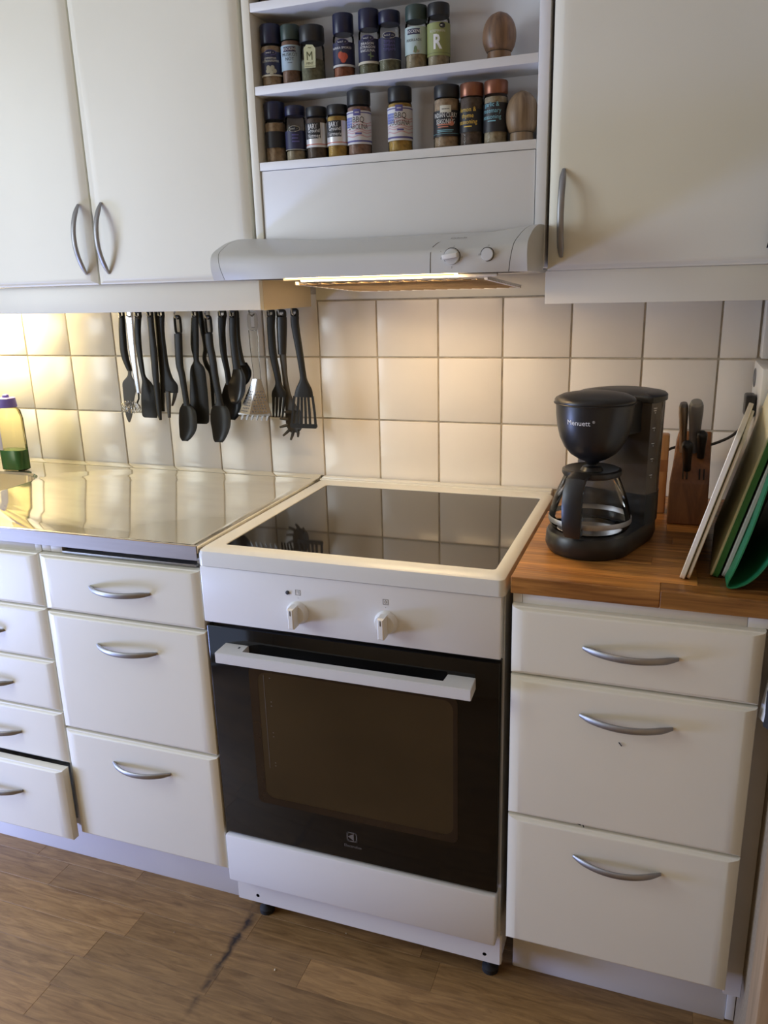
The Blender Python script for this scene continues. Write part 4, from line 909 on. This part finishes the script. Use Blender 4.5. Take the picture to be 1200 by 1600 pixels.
b = new(); lathe(b, [(.0678, 1.1645), (.0690, 1.1665), (.0690, 1.1695), (.067, 1.1725), (.057, 1.1775), (.033, 1.182), (.012, 1.1835)], (CD.x, CD.y, 0), 44); mk('basket_lid', b, M_BLACKPL, cf, 40)
tp2 = tank_poly(.080, -.035)
b = new(); rings(b, [[(*p, 1.1585) for p in tp2], [(*p, 1.1670) for p in tp2], [(*p, 1.1700) for p in grow(tp2, .96)], [(*p, 1.1735) for p in grow(tp2, .7)]]); mk('tank_lid', b, M_BLACKPL, cf, 35)
b = new(); tube(b, [(CD.x + .0690 * math.cos(a * PI / 22), CD.y + .0690 * math.sin(a * PI / 22), 1.1645) for a in range(45)], .0012, 6, cap=False); mk('lid_rim', b, M_BLACKPL, cf)
def dome_r(z):
    pr = [(.050, 1.087), (.058, 1.104), (.0630, 1.124), (.0655, 1.144), (.0662, 1.160)]
    for (r0, z0), (r1, z1) in zip(pr[:-1], pr[1:]):
        if z0 <= z <= z1: return r0 + (r1 - r0) * (z - z0) / (z1 - z0)
    return .07
def dome_pt(u, v):
    z = 1.1365 + v; R_ = dome_r(z) + .0006; a = math.radians(-109) + u / R_; return (CD.x + R_ * math.cos(a), CD.y + R_ * math.sin(a), z)
text_on('lettering', 'Menuett', .0125, dome_pt, M_PRINT_W, bk); text_on('lettering', '®', .006, lambda u, v: dome_pt(u + .0270, v + .003), M_PRINT_W, bk)
b = new(); lathe(b, [(.058, 0), (.058, .0015), (.056, .002)], (CD.x, CD.y, .9347), 36); mk('hot_plate', b, M_BLACKPL, cf)
# the jug
jg = thing('coffee_jug', 'clear glass coffee jug with black handle and lid in the coffee maker', 'jug', (CD.x, CD.y, .937))
b = new(); lathe(b, [(.055, .9372), (.066, .9385), (.0705, .944), (.0722, .955), (.0705, .970), (.0650, .990), (.0575, 1.010), (.0510, 1.026), (.0480, 1.034), (.0490, 1.040)], (CD.x, CD.y, 0), 44, True, False); mk('glass', b, M_CLEAR, jg, 50)
b = new(); lathe(b, [(.0728, .9520), (.0731, .9535), (.0731, .9600), (.0724, .9615)], (CD.x, CD.y, 0), 44, False, False); mk('band', b, M_BRUSH, jg)
b = new(); lathe(b, [(.045, 1.034), (.0500, 1.036), (.0520, 1.040), (.0515, 1.0455), (.047, 1.0475), (.040, 1.0455), (.020, 1.0440), (.016, 1.050), (.010, 1.0515)], (CD.x, CD.y, 0), 40); ld = mk('lid', b, M_BLACKPL, jg, 35)
ha = Vector((-.22, -.975)).normalized(); hs = Vector((-ha.y, ha.x))
b = new(); rs = []
for (r_, z, w_, th) in ((.046, 1.0435, .014, .004), (.062, 1.0470, .0155, .005), (.082, 1.0420, .0165, .0055), (.0940, 1.025, .0170, .006), (.0980, 1.000, .0170, .0065), (.0970, .975, .0165, .0065), (.0940, .955, .0155, .006), (.0890, .942, .013, .005)):
    c = CD + ha * r_; n_ = Vector((.45, 0, .9)) if r_ < .07 else Vector((1, 0, 0))
    oz = th if r_ < .07 else (th * .7 if z > 1.04 else 0); oh = 0 if r_ < .07 else th
    rs.append([(c.x + hs.x * w_ * i + ha.x * oh * j, c.y + hs.y * w_ * i + ha.y * oh * j, z + oz * j) for i, j in ((-1, -.6), (-.6, -1), (.6, -1), (1, -.6), (1, .6), (.6, 1), (-.6, 1), (-1, .6))])
rings(b, rs); mk('handle', b, M_BLACKPL, jg, 40)
b = new(); c = CD + ha * .083; box(b, -.013, .013, -.012, .012, .942, .954, .003); bmesh.ops.rotate(b, verts=b.verts, matrix=Matrix.Rotation(math.atan2(ha.y, ha.x) + PI / 2, 3, 'Z')); bmesh.ops.translate(b, verts=b.verts, vec=(c.x, c.y, 0)); mk('handle_mount', b, M_BLACKPL, jg)

# ================================================================== RIGHT-HAND COUNTER THINGS
kb = thing('knife_block', 'reddish brown wooden knife block holding four knives', 'knife block', (.88, -.16, .8953))
b = new(); prism(b, [(-.222, .8955), (-.212, .978), (-.128, 1.068), (-.070, 1.040), (-.085, .8955)], .8435, .9170, 'yz'); bmesh.ops.bevel(b, geom=list(b.edges), offset=.002, segments=1, affect='EDGES')
for v in b.verts:                                        # a little narrower on the left towards the top
    if v.co.x < .87: v.co.x += max(0, (v.co.z - .978) / .09) * .012
bl = mk('block', b, M_BLOCK, kb, 25)
b = new()
for x in (.8665, .874, .897, .905):
    box(b, x, x + .0025, -.0006, .0006, -.012, .012)
sl = b
for v in sl.verts:
    z = v.co.z; v.co.z = .995 + z * .7 + v.co.y; v.co.y = -.1985 + z * .68 - .002
mk('knife_slots', sl, M_DARK, bl, 0)
def knife(label, p0, p1, r, m, endm=None, flat=.62):
    t = thing('kitchen_knife', label, 'knife', p0, 'knives in the block')
    p0, p1 = Vector(p0), Vector(p1); d_ = (p1 - p0)
    b = new(); tube(b, [p0 + d_ * f for f in (0, .12, .35, .6, .8, .93, .985, 1)], [r * .78, r * .80, r * .86, r * .98, r * 1.1, r * 1.08, r * .85, r * .5], 14, 1.0, (0, 1, 0)); mk('handle', b, m, t, 45)
    b = new(); tube(b, [p0 + d_.normalized() * -.03, p0 - d_.normalized() * -.004], [r * .25, r * .30], 6); mk('blade', b, M_CHROME, t)
    if endm:
        b = new(); tube(b, [p0 + d_ * .955, p0 + d_ * 1.004, p0 + d_ * 1.012], [r * 1.02, r * .80, r * .4], 14, 1.0, (0, 1, 0)); mk('end_cap', b, endm, t, 45)
M_STEELWOOD = pm('bronze_steel', (.30, .24, .18), .3, .7, var=.2, scale=20, stretch=(1, 1, .1))
knife('slim bronze-toned knife handle, leftmost in the block', (.8645, -.165, 1.032), (.8590, -.205, 1.1345), .0082, M_STEELWOOD, M_GREYPL)
knife('thick grey knife handle with broad rounded end in the block', (.8850, -.165, 1.035), (.8815, -.215, 1.1400), .0122, M_GREYPL, pm('light_grey_plastic', (.26, .27, .28), .35, var=.05))
knife('short black knife handle low at the front of the block', (.8745, -.190, 1.002), (.8705, -.240, 1.0640), .0098, M_BLACKPL)
knife('short black knife handle on the right of the block', (.8985, -.175, 1.025), (.8965, -.212, 1.0800), .0090, M_BLACKPL)
wbk = thing('wooden_board', 'orange-toned upright wooden board between coffee maker and knife block', 'board', (.826, -.13, .8953))
b = new(); box(b, .806, .8385, -.150, -.118, .8955, 1.0610, .004); o = mk('board', b, M_BLOCK2, wbk)
mk('notch', box(new(), .8060, .8388, -.1506, -.146, .985, 1.010), M_BLOCK, wbk)
# cord, plug and socket
b = new(); tube(b, crom([(.9750, -.150, 1.118), (.9730, -.140, 1.085), (.9600, -.075, 1.052), (.940, -.050, 1.034), (.9150, -.048, 1.024), (.88, -.050, 1.020), (.844, -.055, 1.016), (.80, -.10, .99), (.775, -.20, .96), (.77, -.236, .945)], 4), .0030, 8)
cd = thing('power_cord', 'dark cord of the coffee maker running to the wall socket', 'cord', (.975, -.15, 1.118)); mk('cord', b, M_RUBBER, cd)
b = new(); box(b, .9700, .9890, -.175, -.128, 1.1060, 1.1480, .004); mk('plug', b, M_BLACKPL, cd)
sb = thing('socket_box', 'cream wall socket box on the right side wall', 'socket', (1.01, -.13, 1.05))
mk('housing', box(new(), .9905, 1.0295, -.215, -.045, 1.020, 1.203, .004), M_PLASTIC, sb)
b = new(); c = bmesh.new(); lathe(c, [(.019, 0), (.019, .0012), (.0175, .0016), (.0165, -.0005)], n=28); join(b, c, Matrix.Translation((.9903, -.085, 1.172)) @ Matrix.Rotation(-PI / 2, 4, 'Y')); mk('socket_ring', b, M_GREYPL, sb)
b = new(); box(b, 1.0015, 1.0295, -.045, -.002, 1.2045, 1.386, .004); tag(mk('corner_trim', b, M_ENAMEL), 'short white trim strip in the tile corner above the socket box', 'trim')

# cutting boards leaning on the side wall
def leaning(name, label, p, lean, yaw, length, height, thick, m, r=.03, edge_m=None, yfront=None, core=None):
    """board standing on its long edge: p = front lower corner, leaning to +x, far end turned right by yaw"""
    t = thing(name, label, 'cutting board', p, 'boards leaning by the side wall')
    up = Vector((math.sin(lean), 0, math.cos(lean))); dep = Vector((math.sin(yaw), math.cos(yaw), 0)); up = (up - dep * up.dot(dep)).normalized(); nr = dep.cross(up).normalized()
    if nr.x < 0: nr = -nr
    base = Vector(p)
    pts = rrect(length / 2, height / 2, length / 2, height / 2, r, 6)
    def P(a, c, n_): return base + dep * a + up * c + nr * n_
    def plate(n0, n1, ins=0.0):
        b = new(); q = grow(pts, 1 - ins); bv = .0012
        rings(b, [[P(a, c, n0 + bv) if i == 0 else P(a, c, n0) for a, c in (q if i == 0 else grow(q, 1 - .006))] for i in (1, 0)] + [[P(a, c, n1 - bv) for a, c in q], [P(a, c, n1) for a, c in grow(q, 1 - .006)]]); return b
    if edge_m:
        mk('board_face', plate(0, thick * .30), m, t, 30); mk('board_back', plate(thick * .30 + .0001, thick), edge_m, t, 30)
    else: mk('board', plate(0, thick), m, t, 30)
    return t
M_BRDW = pm('white_board_plastic', (.76, .71, .60), .5, var=.04, scale=6); M_BRDG = pm('grey_white_board_plastic', (.58, .57, .53), .5, var=.04); M_BRDC = pm('cream_board_plastic', (.84, .77, .54), .5, var=.06, scale=5)
M_GREEN = pm('green_plastic', (.050, .21, .055), .4, var=.08); M_MAT = pm('green_mat_plastic', (.020, .20, .085), .38, var=.1)
leaning('cutting_board', 'white plastic cutting board standing foremost on the left', (.8665, -.545, .8965), .262, .125, .34, .255, .0085, M_BRDW, .016)
leaning('cutting_board', 'thin off-white plastic board tucked behind the foremost white board', (.8772, -.543, .8965), .262, .120, .32, .243, .0055, M_BRDW, .016)
leaning('cutting_board', 'cream cutting board with thick green back edge', (.9140, -.520, .8975), .262, .060, .30, .300, .0130, M_BRDC, .012, M_GREEN)
leaning('cutting_board', 'grey-white plastic board between the green-edged board and the green mat', (.9305, -.525, .8975), .262, .060, .30, .215, .0070, M_BRDG, .02)
gm = thing('chopping_mat', 'bent green flexible chopping mat at the right end of the worktop', 'mat', (.96, -.40, .8953))
prof = crom([(x_ - .006, z_) for x_, z_ in [(1.0075, 1.165), (.990, 1.085), (.972, 1.00), (.954, .935), (.9435, .905), (.9470, .8975), (.958, .8990), (.972, .9065), (.986, .9205), (.998, .940), (1.010, .965), (1.022, 1.00), (1.034, 1.06)]], 3)
b = new(); rs = []
for (y_, s_) in ((-.565, 1), (-.562, 1), (-.45, 1), (-.33, 1)):
    front = [(x, y_, z) for x, z in prof]
    back = []
    for i, (x, z) in enumerate(prof):
        a, c = prof[max(i - 1, 0)], prof[min(i + 1, len(prof) - 1)]; d_ = Vector((c[0] - a[0], c[1] - a[1])).normalized(); back.append((x - d_.y * .0022, y_, z + d_.x * .0022))
    rs.append(front + back[::-1])
rings(b, rs); mk('mat', b, M_MAT, gm, 40)
leaning('black_sheet', 'black tray added inside the bent green mat', (.9500, -.470, .9060), .262, .02, .22, .200, .0120, M_BLACKPL, .012)['category'] = 'sheet'  # black sheet added to fill the dark inside of the bent mat

# towel on the side wall and the dark strap beside the wall cabinet
tw = thing('dish_towel', 'black and white dish towel hanging beside the top right drawer', 'towel', (1.015, -.60, .70))
b = new(); rs = []
for i in range(9):
    z = .845 - i * .0195; rs.append([(1.0195 - .002 * i + .003 * math.sin(i), -.600 - .001 * i, z), (1.028, -.640, z + .004), (1.029, -.632, z + .004), (1.023 - .002 * i, -.594, z)])
rings(b, rs); mk('cloth', b, pm('black_cloth', (.02, .02, .022), .9, var=.2, scale=80, bump=.4, bscale=300), tw, 60)
b = new(); rs = []
for i in range(6):
    z = .765 - i * .014; x_ = 1.012 - .0016 * i; rs.append([(x_ - .004, -.590, z), (x_ + .006, -.606, z - .003), (x_ + .008, -.602, z - .003), (x_ - .002, -.586, z)])
rings(b, rs); mk('white_border', b, pm('white_cloth', (.75, .75, .76), .9, var=.05, scale=80, bump=.4, bscale=300), tw, 60)
b = new(); rs = []
for i, (x, y_, z) in enumerate(((.9785, -.318, 1.56), (.977, -.320, 1.50), (.974, -.322, 1.455), (.970, -.325, 1.43), (.966, -.328, 1.412))): rs.append([(x, y_, z), (x + .03, y_ - .002, z), (x + .03, y_ + .002, z), (x, y_ + .003, z)])
rings(b, rs); st_ = tag(mk('hanging_strap', b, pm('black_webbing', (.012, .012, .014), .8, var=.2)), 'short black strap hanging at the right edge before the wall cabinet', 'strap')

# ================================================================== SINK END
sbt = thing('soap_bottle', 'clear squeeze bottle with violet cap half full of green soap by the sink', 'bottle', (-.892, -.135, .8955))
def oval(hx, hy, z, n=32): return [(-.892 + hx * math.copysign(abs(math.cos(a)) ** .75, math.cos(a)), -.135 + hy * math.copysign(abs(math.sin(a)) ** .75, math.sin(a)), z) for a in (2 * PI * i / n for i in range(n))]
M_BOTTLE = glass('soap_bottle_plastic', (.93, .90, .72)); M_SOAP = pm('green_soap', (.045, .20, .085), .25, var=.06); M_VIO = pm('violet_plastic', (.22, .17, .60), .4, var=.06)
b = new(); rings(b, [oval(.036, .020, .8957), oval(.041, .024, .899), oval(.0415, .0245, .95), oval(.041, .024, 1.04), oval(.036, .021, 1.064), oval(.024, .016, 1.072)]); mk('bottle_shell', b, M_BOTTLE, sbt, 50)
b = new(); rings(b, [oval(.034, .0185, .897), oval(.0395, .0225, .900), oval(.0398, .0228, .9530), oval(.0395, .0225, .9535)]); mk('green_soap', b, M_SOAP, sbt, 50)
b = new(); lathe(b, [(.026, 1.0725), (.0265, 1.074), (.024, 1.097), (.022, 1.0985), (.009, 1.0995), (.008, 1.106), (.005, 1.108)], (-.892, -.135, 0), 28); mk('cap', b, M_VIO, sbt, 40)
b = new(); box(b, -.930, -.905, -.1605, -.1595, .955, 1.035, .0004); mk('label_print', b, pm('pale_label_print', (.55, .52, .62), .5, var=.1), sbt)
b = new(); box(b, -.915, -.903, -.1612, -.1606, 1.015, 1.032); mk('label_logo', b, M_VIO, sbt)

# crumbs on the floor
for i, (x, y_) in enumerate(((.1398, -.6789), (-.0085, -.6881), (.2442, -.5429), (-.12, -.66))):
    b = new(); bmesh.ops.create_icosphere(b, subdivisions=1, radius=.0028 if i == 0 else .0014)
    for v in b.verts: v.co *= random.uniform(.7, 1.3)
    o = mk('crumb', b, pm('crumb_%d' % i, (.62, .52, .34), .8, var=.1), loc=(x, y_, .0015)); 
    tag(o, ('largest pale crumb on the floor before the stove', 'small pale crumb left of the dark floor stain', 'small pale crumb under the oven drawer', 'small pale crumb on the floor under the left cabinet')[i], 'crumb', 'crumbs on the floor')

for o in BASES: del o['_base']
